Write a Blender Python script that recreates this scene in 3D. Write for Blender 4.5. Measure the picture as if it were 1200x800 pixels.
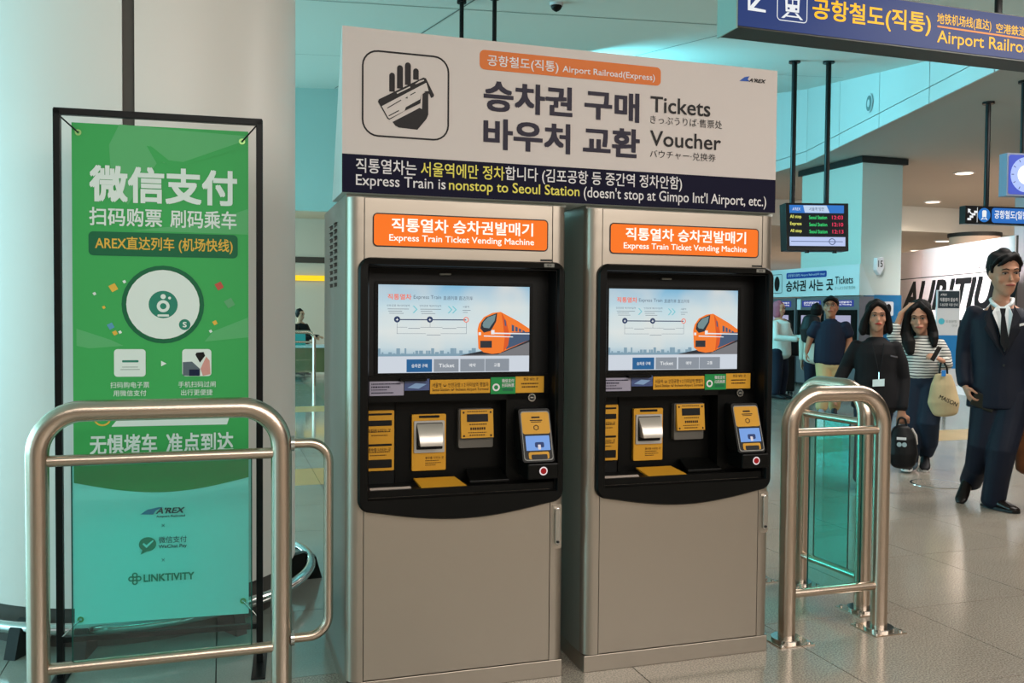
import bpy, bmesh, math, random
from mathutils import Vector, Matrix
for o in list(bpy.data.objects): bpy.data.objects.remove(o)
C = bpy.context.scene.collection
SC = bpy.context.scene
PI = math.pi
random.seed(7)
# ---------------------------------------------------------------- camera
EYE = Vector((0, 0, 1.33)); FPX, YAW, PITCH, ROLL = 1055.6, .311, .030, .008
XA = Vector((math.cos(YAW), -math.sin(YAW), 0)); DA = Vector((math.sin(YAW), math.cos(YAW), 0)); ZA = Vector((0, 0, 1))
FW = DA*math.cos(PITCH) - ZA*math.sin(PITCH); VA = ZA*math.cos(PITCH) + DA*math.sin(PITCH)
RT = XA*math.cos(ROLL) + VA*math.sin(ROLL); UP = -XA*math.sin(ROLL) + VA*math.cos(ROLL)
cam = bpy.data.cameras.new('camera'); cam.sensor_width = 36; cam.lens = FPX/1200*36
cam.clip_start = .05; cam.clip_end = 200
co = bpy.data.objects.new('camera', cam); C.objects.link(co)
co.matrix_world = Matrix((( RT.x, UP.x, -FW.x, EYE.x), (RT.y, UP.y, -FW.y, EYE.y), (RT.z, UP.z, -FW.z, EYE.z), (0, 0, 0, 1)))
SC.camera = co
SC.view_settings.view_transform = 'Standard'; SC.view_settings.look = 'None'
SC.view_settings.exposure = 0; SC.view_settings.gamma = 1; SC.view_settings.use_curve_mapping = False
# ---------------------------------------------------------------- world and lights
w = bpy.data.worlds.new('world'); SC.world = w; w.use_nodes = True
w.node_tree.nodes['Background'].inputs[0].default_value = (.62, .72, .72, 1)
w.node_tree.nodes['Background'].inputs[1].default_value = 1.1
def area(name, loc, aim, sx, sy, col, power):
    l = bpy.data.lights.new(name, 'AREA'); l.shape = 'RECTANGLE'; l.size = sx; l.size_y = sy; l.color = col; l.energy = power
    o = bpy.data.objects.new(name, l); C.objects.link(o); o.location = loc
    o.rotation_euler = (Vector(aim)-Vector(loc)).to_track_quat('-Z', 'Y').to_euler(); return o
TEAL = (.34, .90, 1.0); TEAL2 = (.16, .82, 1.0); WARM = (1.0, .925, .86)
area('daylight_windows', (-7.5, 7.5, 1.9), (4, 9.5, 2.8), 14, 3.0, TEAL, 560)
area('teal_fill_left', (-6.4, 13, .6), (-2.5, 12.5, 5.0), 10, 4.0, TEAL, 800)  # added teal fill aimed up at the ceiling, no real fitting there
area('teal_fill_bulkhead', (4.2, 12.2, 4.1), (10.8, 12.9, 3.2), 3.2, .6, TEAL2, 225)  # added fill without any real opening, tints bulkhead and pillar teal
area('ceiling_panel_near', (1.0, -1.0, 3.72), (1.0, -.2, 0), 8.0, 2.2, WARM, 420)
area('rear_fill', (2.5, -5.0, 3.72), (2.5, -4.6, 0), 12.0, 3.0, WARM, 800)  # unseen fill added behind the camera so the steel reflects something brighter
area('ceiling_light_right', (6.5, 4.5, 3.7), (6.5, 5.2, 0), 4.0, 1.2, (1, .93, .86), 190)
area('concourse_fill_near', (10.4, 8.0, 4.15), (10.6, 8.6, 0), 2.2, 4.0, (1, .92, .88), 190)  # broad fill added under the low ceiling to lift the dark hoarding area
area('hoarding_fill', (9.4, 11.4, 3.7), (12.5, 12.6, 1.7), .6, .4, (1, .90, .86), 48).data.spread = .9  # invented narrow fill that only brightens the lettered hoarding
area('concourse_light_mid', (18, 15, 4.15), (18, 15.5, 0), 6.0, 6.0, (1, .78, .62), 1600)
area('concourse_light_far', (22, 29, 3.5), (22, 29.5, 0), 8.0, 8.0, (1, .76, .58), 1500)
area('daylight_far_hall', (-3.5, 23, 3.0), (2, 23, 1.0), 9, 3.0, (.45, .95, 1.0), 1000)
area('hall_ceiling_light', (7.5, 24, 4.2), (7.5, 24, 0), 4, 4, (1, .82, .66), 230)
# ---------------------------------------------------------------- helpers
def s2l(c):
    return tuple(((v/255)/12.92 if v/255 <= .04045 else ((v/255+.055)/1.055)**2.4) for v in c)
MATS = {}
def mat(name, rgb, rough=.5, metal=0, em=0, spec=.22, bump=None, mottle=None, coat=0, alpha=None):
    if name in MATS: return MATS[name]
    m = bpy.data.materials.new(name); m.use_nodes = True; nt = m.node_tree; b = nt.nodes['Principled BSDF']
    c = s2l(rgb)+(1,)
    b.inputs['Base Color'].default_value = c; b.inputs['Roughness'].default_value = rough; b.inputs['Metallic'].default_value = metal
    b.inputs['Specular IOR Level'].default_value = spec; b.inputs['Coat Weight'].default_value = coat
    if em:
        b.inputs['Emission Color'].default_value = c; b.inputs['Emission Strength'].default_value = em
        b.inputs['Base Color'].default_value = (.02, .02, .02, 1)
    tc = nt.nodes.new('ShaderNodeTexCoord')
    if mottle:
        n = nt.nodes.new('ShaderNodeTexNoise'); n.inputs['Scale'].default_value = mottle[0]; n.inputs['Detail'].default_value = 5
        r = nt.nodes.new('ShaderNodeValToRGB'); k = mottle[1]
        r.color_ramp.elements[0].position = .3; r.color_ramp.elements[1].position = .7
        r.color_ramp.elements[0].color = tuple(v*(1-k) for v in c[:3])+(1,); r.color_ramp.elements[1].color = tuple(min(1, v*(1+k)) for v in c[:3])+(1,)
        nt.links.new(tc.outputs['Object'], n.inputs['Vector']); nt.links.new(n.outputs[0], r.inputs[0]); nt.links.new(r.outputs[0], b.inputs['Base Color'])
    if bump:
        n = nt.nodes.new('ShaderNodeTexNoise'); mp = nt.nodes.new('ShaderNodeMapping'); mp.inputs['Scale'].default_value = bump[0]
        n.inputs['Scale'].default_value = 1; bp = nt.nodes.new('ShaderNodeBump'); bp.inputs['Strength'].default_value = bump[1]; bp.inputs['Distance'].default_value = bump[2]
        nt.links.new(tc.outputs['Object'], mp.inputs[0]); nt.links.new(mp.outputs[0], n.inputs['Vector']); nt.links.new(n.outputs[0], bp.inputs['Height']); nt.links.new(bp.outputs[0], b.inputs['Normal'])
    MATS[name] = m; return m
def root_of(p):
    l = Vector((0, 0, 0))
    while p: l += p.location; p = p.parent
    return l
def mesh(name, vs, fs, m, parent=None, smooth=False, bevel=0, mi=None):
    off = root_of(parent)
    me = bpy.data.meshes.new(name); me.from_pydata([Vector(v)-off for v in vs], [], fs); me.validate(); me.update()
    if isinstance(m, (list, tuple)):
        for q in m: me.materials.append(q)
        if mi: me.polygons.foreach_set('material_index', mi)
    elif m: me.materials.append(m)
    if smooth: me.polygons.foreach_set('use_smooth', [True]*len(me.polygons))
    o = bpy.data.objects.new(name, me); C.objects.link(o); o.parent = parent
    if bevel:
        b = o.modifiers.new('bevel', 'BEVEL'); b.width = bevel; b.segments = 2; b.limit_method = 'ANGLE'; b.angle_limit = .9
    return o
def fixn(o):
    bm = bmesh.new(); bm.from_mesh(o.data); bmesh.ops.recalc_face_normals(bm, faces=bm.faces); bm.to_mesh(o.data); bm.free(); return o
def thing(name, loc, label=None, cat=None, group=None, kind=None):
    o = bpy.data.objects.new(name, None); C.objects.link(o); o.location = loc; o.empty_display_size = .1
    return tag(o, label, cat, group, kind)
def tag(o, label=None, cat=None, group=None, kind=None):
    if label: o['label'] = label
    if cat: o['category'] = cat
    if group: o['group'] = group
    if kind: o['kind'] = kind
    return o
BOXF = [(0, 1, 3, 2), (4, 6, 7, 5), (0, 4, 5, 1), (2, 3, 7, 6), (0, 2, 6, 4), (1, 5, 7, 3)]
def boxv(a, b): return [(x, y, z) for x in (a[0], b[0]) for y in (a[1], b[1]) for z in (a[2], b[2])]
def box(name, a, b, m, parent=None, bevel=0):
    return fixn(mesh(name, boxv(a, b), BOXF, m, parent, bevel=bevel))
def prism(name, pts, d, m, parent=None, bevel=0, smooth=False):
    """closed polygon pts (world) extruded by vector d"""
    n = len(pts); d = Vector(d); vs = [Vector(p) for p in pts]+[Vector(p)+d for p in pts]
    fs = [tuple(range(n)), tuple(range(2*n-1, n-1, -1))]+[(i, (i+1) % n, n+(i+1) % n, n+i) for i in range(n)]
    return fixn(mesh(name, vs, fs, m, parent, bevel=bevel, smooth=smooth))
def fillet(pts, R, n=7, closed=False):
    out = []; N = len(pts); pts = [Vector(p) for p in pts]
    for i, p in enumerate(pts):
        if not closed and i in (0, N-1): out.append(p); continue
        a = (pts[i-1]-p); b = (pts[(i+1) % N]-p); r = min(R, a.length*.49, b.length*.49); a.normalize(); b.normalize()
        ang = a.angle(b)
        if ang > 3.1: out.append(p); continue
        t = r; c = p+(a+b).normalized()*(t/math.cos(ang/2)); rad = t*math.tan(ang/2)
        p0, p1 = p+a*t, p+b*t; v0, v1 = p0-c, p1-c; th = v0.angle(v1)
        for k in range(n+1):
            s = k/n; out.append(c+(v0*math.sin((1-s)*th)+v1*math.sin(s*th))/math.sin(th))
    return out
def sweep(path, r, n=16, closed=False):
    vs, fs = [], []; N = len(path); path = [Vector(p) for p in path]
    t0 = (path[1]-path[0]).normalized(); u = t0.orthogonal().normalized(); prev = t0
    for i, p in enumerate(path):
        if closed: t = (path[(i+1) % N]-path[i-1]).normalized()
        elif i == 0: t = t0
        elif i == N-1: t = (path[-1]-path[-2]).normalized()
        else: t = ((path[i+1]-p).normalized()+(p-path[i-1]).normalized()).normalized()
        u = (prev.rotation_difference(t) @ u); u = (u-t*u.dot(t)).normalized(); v = t.cross(u); prev = t
        rr = r[i] if isinstance(r, list) else r
        for k in range(n):
            a = 2*PI*k/n; vs.append(p+u*math.cos(a)*rr+v*math.sin(a)*rr)
    for i in range(N if closed else N-1):
        j = (i+1) % N
        for k in range(n): fs.append((i*n+k, i*n+(k+1) % n, j*n+(k+1) % n, j*n+k))
    if not closed: fs += [tuple(range(n-1, -1, -1)), tuple(range((N-1)*n, N*n))]
    return vs, fs
def tube(name, path, r, m, parent=None, n=16, closed=False):
    vs, fs = sweep(path, r, n, closed); o = fixn(mesh(name, vs, fs, m, parent, smooth=True))
    o.data.set_sharp_from_angle(angle=1.0); return o
def cyl(name, c, r, h, m, parent=None, axis=(0, 0, 1), n=24, bevel=0):
    c = Vector(c); ax = Vector(axis).normalized()
    vs, fs = sweep([c, c+ax*h], r, n); o = fixn(mesh(name, vs, fs, m, parent, smooth=True, bevel=bevel)); o.data.set_sharp_from_angle(angle=.8); return o
# planes for flat print: pixel readings of the photograph are turned into real coordinates on the real surface
def ray(x, y): return FW+RT*((x-600)/FPX)+UP*((400-y)/FPX)
def atfl(x, y, h=0):
    d = ray(x, y); return EYE+d*((h-EYE.z)/d.z)
def atD(x, y, D): return EYE+ray(x, y)*D
class Plane:
    def __init__(s, o, xd, zd=(0, 0, 1)):
        s.o = Vector(o); s.x = Vector(xd).normalized(); z = Vector(zd); s.z = (z-s.x*z.dot(s.x)).normalized(); s.n = s.x.cross(s.z)  # faces viewer for x right / z up
    def px(s, x, y):
        d = ray(x, y); t = (s.o-EYE).dot(s.n)/d.dot(s.n); p = EYE+d*t-s.o; return (p.dot(s.x), p.dot(s.z))
    def P(s, u, v, l=0): return s.o+s.x*u+s.z*v+s.n*l
    def poly(s, name, uv, m, parent, lift=.001):
        return mesh(name, [s.P(u, v, lift) for u, v in uv], [tuple(range(len(uv)))], m, parent)
    def pxpoly(s, name, pts, m, parent, lift=.001): return s.poly(name, [s.px(*p) for p in pts], m, parent, lift)
    def multi(s, name, polys, m, parent, lift=.001):
        if 1 < len(polys) <= 6 and not name.startswith('small'):
            for uv in polys: o = s.poly(name, uv, m, parent, lift)
            return o
        vs, fs = [], []
        for uv in polys:
            b = len(vs); vs += [s.P(u, v, lift) for u, v in uv]; fs.append(tuple(range(b, b+len(uv))))
        return mesh(name, vs, fs, m, parent)
    def rr(s, u0, v0, u1, v1, r, n=6):
        uv = []
        for cx, cy, a0 in ((u1-r, v1-r, 0), (u0+r, v1-r, 90), (u0+r, v0+r, 180), (u1-r, v0+r, 270)):
            for k in range(n+1):
                a = math.radians(a0+90*k/n); uv.append((cx+r*math.cos(a), cy+r*math.sin(a)))
        return uv
    def rrect(s, name, box_, r, m, parent, lift=.001): return s.poly(name, s.rr(*box_, r), m, parent, lift)
    def ring(s, name, box_, r, wd, m, parent, lift=.001):
        a = s.rr(*box_, r); b = s.rr(box_[0]+wd, box_[1]+wd, box_[2]-wd, box_[3]-wd, max(.0005, r-wd)); n = len(a)
        return mesh(name, [s.P(*p, lift) for p in a+b], [(i, (i+1) % n, n+(i+1) % n, n+i) for i in range(n)], m, parent)
    def disc(s, name, c, r, m, parent, lift=.001, ry=None, n=32, r0=0):
        ry = ry or r; a = [(c[0]+r*math.cos(2*PI*k/n), c[1]+ry*math.sin(2*PI*k/n)) for k in range(n)]
        if not r0: return s.poly(name, a, m, parent, lift)
        b = [(c[0]+r0*math.cos(2*PI*k/n), c[1]+r0*math.sin(2*PI*k/n)) for k in range(n)]
        return mesh(name, [s.P(*p, lift) for p in a+b], [(i, (i+1) % n, n+(i+1) % n, n+i) for i in range(n)], m, parent)
    def pb(s, x0, y0, x1, y1):
        a = s.px(x0, y0); b = s.px(x1, y1); return (a[0], b[1], b[0], a[1])
    def text(s, body, box_, m, parent, bold=.0, lift=.0015, name='lettering', shear=0, keep=False):
        vs, fs = glyphs(body, bold, shear)
        x0 = min(v[0] for v in vs); x1 = max(v[0] for v in vs); y0 = min(v[1] for v in vs); y1 = max(v[1] for v in vs)
        U0, V0, U1, V1 = box_; sx = (U1-U0)/(x1-x0); sy = (V1-V0)/(y1-y0)
        return mesh(name, [s.P(U0+(v[0]-x0)*sx, V0+(v[1]-y0)*sy, lift+v[2]) for v in vs], fs, m, parent)
GC = {}
def glyphs(body, bold, shear):
    k = (body, bold, shear)
    if k in GC: return GC[k]
    extra = max(0, bold); bold = min(0, bold)
    cu = bpy.data.curves.new('t', 'FONT'); cu.body = body; cu.size = 1; cu.offset = bold; cu.shear = shear; cu.resolution_u = 3; cu.fill_mode = 'FRONT' if hasattr(cu, 'fill_mode') else cu.fill_mode
    o = bpy.data.objects.new('t', cu); C.objects.link(o)
    dg = bpy.context.evaluated_depsgraph_get(); me = bpy.data.meshes.new_from_object(o.evaluated_get(dg))
    V0 = [tuple(v.co) for v in me.vertices]; F0 = [tuple(p.vertices) for p in me.polygons]
    if extra > 0:   # heavier strokes: the outline repeated around a small circle
        V1, F1 = [], []
        for q, (dx, dy) in enumerate(((1, 1), (-1, 1), (-1, -1), (1, -1), (0, 0), (1, 0), (-1, 0))):
            b_ = len(V1); dx *= extra*.85; dy *= extra*.85; V1 += [(v[0]+dx, v[1]+dy, q*3e-5) for v in V0]; F1 += [tuple(i+b_ for i in f_) for f_ in F0]
        V0, F0 = V1, F1
    r = (V0, F0)
    bpy.data.objects.remove(o); bpy.data.curves.remove(cu); bpy.data.meshes.remove(me); GC[k] = r; return r
def copy_tree(o, parent=None):
    c = o.copy(); C.objects.link(c); c.parent = parent
    for ch in list(o.children): copy_tree(ch, c)
    return c
# ---------------------------------------------------------------- materials
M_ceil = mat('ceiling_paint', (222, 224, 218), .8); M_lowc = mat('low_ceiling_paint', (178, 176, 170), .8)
M_wall = mat('wall_paint', (178, 180, 176), .7)
M_beige = mat('beige_wall', (170, 152, 138), .7)
M_bulk = mat('bulkhead_paint', (200, 206, 206), .6)
M_dark = mat('dark_trim', (38, 40, 40), .5)
M_black = mat('black_powder_coat', (14, 14, 15), .35)
M_blackpl = mat('black_plastic', (9, 9, 8), .36, spec=.13, bump=((900, 900, 900), .06, .001))
M_void = mat('deep_black', (5, 5, 5), .45)
M_pipe = mat('brushed_steel_tube', (200, 182, 166), .26, 1, bump=((3, 3, 500), .05, .001))
M_kiosk = mat('satin_steel_sheet', (168, 158, 146), .36, .85, bump=((1.5, 1.5, 4.5), .12, .02))
M_kside = mat('satin_steel_side', (160, 164, 158), .42, .6, bump=((1.5, 1.5, 2.5), .05, .02))
M_chrome = mat('bright_steel', (200, 200, 198), .12, 1)
M_col = mat('column_panel', (228, 222, 216), .38, spec=.4)
M_seam = mat('column_seam', (84, 80, 76), .5)
M_white = mat('white_print', (196, 186, 182), .55)
M_w2 = mat('white_panel', (205, 205, 208), .5)
M_navy = mat('navy_print', (20, 19, 40), .6, spec=.08)
M_ink = mat('dark_ink', (30, 24, 44), .5)
M_blk = mat('black_ink', (22, 18, 20), .5)
M_orange = mat('orange_print', (205, 108, 46), .5)
M_yel = mat('yellow_print', (216, 204, 90), .5)
M_lt = mat('light_print', (214, 210, 212), .5)
M_rub = mat('black_rubber', (20, 20, 20), .7)
M_ye = mat('amber_label', (196, 142, 40), .5)
M_yk = mat('label_ink', (44, 30, 14), .6)
def E(name, rgb, s=1.0): return mat(name, rgb, .4, 0, s, spec=.03)
def glass_mat(name, tint, gl=.06, rough=.02):
    m = bpy.data.materials.new(name); m.use_nodes = True; nt = m.node_tree; nt.nodes.clear()
    o = nt.nodes.new('ShaderNodeOutputMaterial'); mx = nt.nodes.new('ShaderNodeMixShader'); t = nt.nodes.new('ShaderNodeBsdfTransparent'); g = nt.nodes.new('ShaderNodeBsdfGlossy'); f = nt.nodes.new('ShaderNodeFresnel')
    t.inputs[0].default_value = tint+(1,); g.inputs['Roughness'].default_value = rough; f.inputs[0].default_value = 1.5
    ad = nt.nodes.new('ShaderNodeMath'); ad.operation = 'ADD'; ad.inputs[1].default_value = gl; nt.links.new(f.outputs[0], ad.inputs[0])
    ge = nt.nodes.new('ShaderNodeNewGeometry'); iv = nt.nodes.new('ShaderNodeMath'); iv.operation = 'SUBTRACT'; iv.inputs[0].default_value = 1; nt.links.new(ge.outputs['Backfacing'], iv.inputs[1])
    ml = nt.nodes.new('ShaderNodeMath'); ml.operation = 'MULTIPLY'; nt.links.new(ad.outputs[0], ml.inputs[0]); nt.links.new(iv.outputs[0], ml.inputs[1])   # reflect on the outer faces only
    nt.links.new(ml.outputs[0], mx.inputs[0]); nt.links.new(t.outputs[0], mx.inputs[1]); nt.links.new(g.outputs[0], mx.inputs[2]); nt.links.new(mx.outputs[0], o.inputs[0]); return m
M_glass = glass_mat('green_tinted_glass', (.47, .93, .90)); M_gedge = mat('glass_edge', (20, 70, 62), .2)
M_clear = glass_mat('clear_glass', (.8, .95, .93))
def granite(name, base, k, rough, tone):
    m = bpy.data.materials.new(name); m.use_nodes = True; nt = m.node_tree; b = nt.nodes['Principled BSDF']; tc = nt.nodes.new('ShaderNodeTexCoord')
    geo = nt.nodes.new('ShaderNodeNewGeometry')
    n1 = nt.nodes.new('ShaderNodeTexNoise'); n1.inputs['Scale'].default_value = 150; n1.inputs['Detail'].default_value = 2
    n2 = nt.nodes.new('ShaderNodeTexNoise'); n2.inputs['Scale'].default_value = 2.2; n2.inputs['Detail'].default_value = 4
    r = nt.nodes.new('ShaderNodeValToRGB'); r.color_ramp.interpolation = 'LINEAR'
    c = s2l(base); r.color_ramp.elements[0].position = .40; r.color_ramp.elements[0].color = tuple(v*(1-k) for v in c)+(1,)
    r.color_ramp.elements[1].position = .60; r.color_ramp.elements[1].color = tuple(min(1, v*(1+k*.8)) for v in c)+(1,)
    e = r.color_ramp.elements.new(.5); e.color = c+(1,)
    hs = nt.nodes.new('ShaderNodeHueSaturation'); mr = nt.nodes.new('ShaderNodeMapRange'); mr.inputs['To Min'].default_value = .82; mr.inputs['To Max'].default_value = 1.16
    nt.links.new(geo.outputs['Position'], n1.inputs['Vector']); nt.links.new(geo.outputs['Position'], n2.inputs['Vector'])
    nt.links.new(n1.outputs[0], r.inputs[0]); nt.links.new(n2.outputs[0], mr.inputs[0]); nt.links.new(r.outputs[0], hs.inputs['Color']); nt.links.new(mr.outputs[0], hs.inputs['Value'])
    nt.links.new(hs.outputs[0], b.inputs['Base Color']); b.inputs['Roughness'].default_value = rough; b.inputs['Specular IOR Level'].default_value = .6
    return m
M_gran = granite('speckled_granite', (150, 140, 128), .32, .16, 0)
M_plain = granite('plain_grey_tile', (146, 150, 142), .06, .08, 0); M_plain.node_tree.nodes['Principled BSDF'].inputs['Specular IOR Level'].default_value = 1.0
M_ora = granite('ochre_tile', (206, 160, 98), .12, .3, 0)
M_grout = mat('grout', (70, 66, 60), .8)
# ---------------------------------------------------------------- floor (structure)
T = .75; Y00 = 3.33; X00 = 1.475
floor = tag(box('floor', (-9, -9, -.10), (30, 34, -.006), M_grout), kind='structure')
def toPx(p):
    q = Vector(p)-EYE; z = q.dot(FW); return (600+FPX*q.dot(RT)/z, 400-FPX*q.dot(UP)/z, z) if z > .2 else None
tl = []; far = []
for i in range(-14, 38):
    for j in range(-16, 41):
        x0 = X00+i*T; y0 = Y00+j*T
        if x0 < -8.9 or x0+T > 29.9 or y0 < -8.9 or y0+T > 33.9: continue
        cs = [toPx((x0+a*T, y0+b*T, 0)) for a in (0, .5, 1) for b in (0, .5, 1)]
        vis = any(c and -20 < c[0] < 1220 and c[1] < 830 for c in cs)
        k = 'p' if (x0 < .9 and j >= 0) else 'g'
        if j in (6,) and x0 > 6.5: k = 'o'
        if x0 < 3 and j in (12,): k = 'o'
        if x0 < 3 and j == 5: k = 'o'
        d = math.hypot(x0+T/2, y0+T/2)
        (tl if vis else far).append((d, x0, y0, k))
tl.sort(); far += tl[235:]; tl = tl[:235]
KM = {'p': M_plain, 'g': M_gran, 'o': M_ora}; tm = {}
for k in KM:
    g = .0022; me = bpy.data.meshes.new('floor_tile'); me.from_pydata(boxv((g, g, -.006), (T-g, T-g, 0)), [], BOXF); me.materials.append(KM[k])
    bm = bmesh.new(); bm.from_mesh(me); bmesh.ops.recalc_face_normals(bm, faces=bm.faces); bm.to_mesh(me); bm.free(); tm[k] = me
for d, x0, y0, k in tl:
    o = bpy.data.objects.new('floor_tile', tm[k]); C.objects.link(o); o.parent = floor; o.location = (x0, y0, 0)
vs, fs, mi = [], [], []
for d, x0, y0, k in far:
    b = len(vs); vs += [(x0+.002, y0+.002, 0), (x0+T-.002, y0+.002, 0), (x0+T-.002, y0+T-.002, 0), (x0+.002, y0+T-.002, 0)]; fs.append((b, b+1, b+2, b+3)); mi.append('pgo'.index(k))
tag(mesh('far_floor_tiles', vs, fs, [M_plain, M_gran, M_ora], floor, mi=mi), kind='stuff')
# ---------------------------------------------------------------- ceiling, bulkhead, walls
def cz(x, y): return 2.74+.0514*x+.16*y
BK = [(7.3, 3.0), (8.68, 8.44), (10.495, 14.531), (10.612, 15.807), (10.9, 18.2)]
yk = 6.0
def zc(x, y): return cz(x, max(y, yk)) if y > yk else cz(x, yk)
pts = [(-9, -9, zc(-9, -9)), (7.3, -9, zc(7.3, 0)), (7.3, 3, zc(7.3, 3)), (7.98, 5.68, zc(7.98, 5.68)), (8.06, yk, zc(8.06, yk)), (-9, yk, zc(-9, yk)),
       (8.68, 8.44, cz(8.68, 8.44)), (10.495, 14.531, cz(10.495, 14.531)), (10.612, 15.807, cz(10.612, 15.807)), (10.9, 18.2, cz(10.9, 18.2)), (-9, 18.2, cz(-9, 18.2))]
tag(mesh('ceiling', pts, [(0, 5, 4, 3, 2, 1), (5, 10, 9, 8, 7, 6, 4)], M_ceil), kind='structure')
M_line = mat('ceiling_joint', (118, 122, 118), .8)
def ceilline(name, a, b, wd=.018):
    a = Vector(a); b = Vector(b); d = (b-a).normalized(); s = Vector((-d.y, d.x))*wd/2; q = [a+s, b+s, b-s, a-s]
    tag(mesh(name, [(p.x, p.y, cz(p.x, p.y)-.004) for p in q], [(0, 1, 2, 3)], M_line), kind='structure')
ceilline('trim_1', (-2, 8.2), (8.2, 8.2)); ceilline('trim_2', (2.1, 6.1), (2.1, 18)); ceilline('trim_3', (5.2, 6.1), (5.2, 18)); ceilline('trim_4', (-2, 12.4), (9.6, 12.4))
# bulkhead: backing plus proud panels
bulk = tag(mesh('wall_bulkhead', [(x, y, z) for x, y in BK for z in (4.25, 6.3)], [(2*i, 2*i+2, 2*i+3, 2*i+1) for i in range(4)], M_seam), kind='structure')
def lerp(a, b, t): return tuple(a[i]+(b[i]-a[i])*t for i in range(len(a)))
for i in range(4):
    a, b = BK[i], BK[i+1]; L = math.hypot(b[0]-a[0], b[1]-a[1]); n = max(1, round(L/1.55))
    nrm = Vector((-(b[1]-a[1]), b[0]-a[0], 0)).normalized()*.03
    for k in range(n):
        p = lerp(a, b, (k+.006)/n); q = lerp(a, b, (k+1-.006)/n)
        for z0, z1 in ((4.23, 4.44), (4.452, 6.2)):
            prism('bulkhead_panel', [(p[0], p[1], z0), (q[0], q[1], z0), (q[0], q[1], z1), (p[0], p[1], z1)], nrm, M_bulk, bulk)
# lower ceiling on the right
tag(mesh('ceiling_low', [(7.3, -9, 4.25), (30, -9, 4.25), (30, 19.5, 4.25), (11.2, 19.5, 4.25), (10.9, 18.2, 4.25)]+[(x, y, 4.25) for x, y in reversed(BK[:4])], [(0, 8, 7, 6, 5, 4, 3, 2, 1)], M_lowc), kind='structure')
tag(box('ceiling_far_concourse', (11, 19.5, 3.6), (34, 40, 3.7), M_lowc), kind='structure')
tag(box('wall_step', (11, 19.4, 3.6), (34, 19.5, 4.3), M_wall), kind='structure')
# back wall at Y 18.2 with an opening on the left, and the hall behind
M_teal = mat('pale_green_wall', (170, 196, 192), .6)
tag(box('wall_back_upper', (-9, 18.2, 3.35), (11.6, 18.4, 6.4), M_teal), kind='structure')
tag(box('wall_back', (3.2, 18.2, 0), (11.6, 18.4, 3.35), mat('grey_brown_wall', (128, 122, 116), .7)), kind='structure')
tag(box('wall_hall_end', (-8, 29, 0), (11, 29.2, 4.4), M_beige), kind='structure')
tag(box('ceiling_hall', (-9, 18.4, 4.28), (11, 29.2, 4.4), mat('hall_ceiling', (196, 178, 160), .8)), kind='structure')
tag(box('trim_5', (-8, 28.9, 2.90), (11, 29.0, 3.08), mat('brown_band', (58, 46, 40), .6)), kind='structure')
yl = box('wall_light_strip', (-8, 28.86, 2.34), (11, 29.0, 2.50), E('yellow_strip_light', (255, 214, 20), 1.1)); tag(yl, 'long yellow light strip on the far beige wall', 'light')
tag(box('wall_concourse_end', (11, 38, 0), (34, 38.2, 4.4), mat('peach_wall', (176, 150, 136), .7)), kind='structure')
tag(box('wall_rear', (-9, -9.2, 0), (30, -9, 4.4), mat('rear_wall', (176, 166, 154), .6)), kind='structure')
tag(box('wall_right', (29.9, -9, 0), (30.1, 40, 4.4), M_beige), kind='structure')
# ---------------------------------------------------------------- square pillar behind the far ticket machines
pil = thing('square_pillar', (11.04, 13.68, 0), kind='structure')
pil.name = 'wall_pillar'
box('pillar_shaft', (11.04, 13.68, 0), (11.93, 15.46, 4.15), mat('pillar_paint', (192, 202, 196), .6), pil)
box('pillar_cap', (10.98, 13.62, 4.13), (12.0, 15.52, 4.24), M_dark, pil)
p2 = atD(1188, 300, 16.2)
tag(box('wall_far_right', (p2.x, p2.y-.4, 0), (p2.x+3.5, p2.y, 4.25), mat('lavender_wall', (168, 166, 172), .6)), kind='structure')
# round pillar head above the hoarding
pc = atD(1142, 280, 24.2)
rp = thing('round_pillar', (pc.x, pc.y, 0), 'pale round pillar rising behind the lettered hoarding', 'pillar')
cyl('pillar_drum', (pc.x, pc.y, 0), .62, 3.52, mat('peach_paint', (206, 182, 166), .6), rp); cyl('pillar_collar', (pc.x, pc.y, 3.5), .66, .1, M_dark, rp)
# ---------------------------------------------------------------- round column on the left
cx, cy_, cr = -.376, 4.557, .715
colm = thing('round_column', (cx, cy_, 0), 'big round column clad in pale panels behind the green banner', 'column')
cyl('column_core', (cx, cy_, 0), cr-.02, zc(cx, cy_)-.01, M_seam, colm, n=48)
def arcpanel(a0, a1, z0, z1, r0, r1, m, name, parent, n=18):
    vs, fs = [], []
    for k in range(n+1):
        a = math.radians(a0+(a1-a0)*k/n)
        for r in (r0, r1):
            for z in (z0, z1): vs.append((cx+r*math.cos(a), cy_+r*math.sin(a), z))
    for k in range(n):
        b = 4*k; c = b+4; fs += [(b+2, c+2, c+3, b+3), (b, b+1, c+1, c), (b+1, b+3, c+3, c+1), (b, c, c+2, b+2)]
    fs += [(0, 2, 3, 1), (4*n, 4*n+1, 4*n+3, 4*n+2)]
    o = fixn(mesh(name, vs, fs, m, parent, smooth=True)); o.data.set_sharp_from_angle(angle=.6); return o
for k in range(4): arcpanel(-86.1+90*k, -86.1+90*k+86.4, .16, zc(cx, cy_)-.02, cr-.02, cr, M_col, 'cladding_panel', colm, 30)
arcpanel(0, 359.9, 0, .16, cr-.06, cr-.03, M_dark, 'recessed_base', colm, 48)
rg = thing('column_guard_rail', (cx, cy_, 0), 'low bright steel ring rail around the foot of the round column', 'rail')
tube('ring_tube', [(cx+.79*math.cos(2*PI*k/72), cy_+.79*math.sin(2*PI*k/72), .105) for k in range(72)], .024, M_chrome, rg, 12, True)
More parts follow.
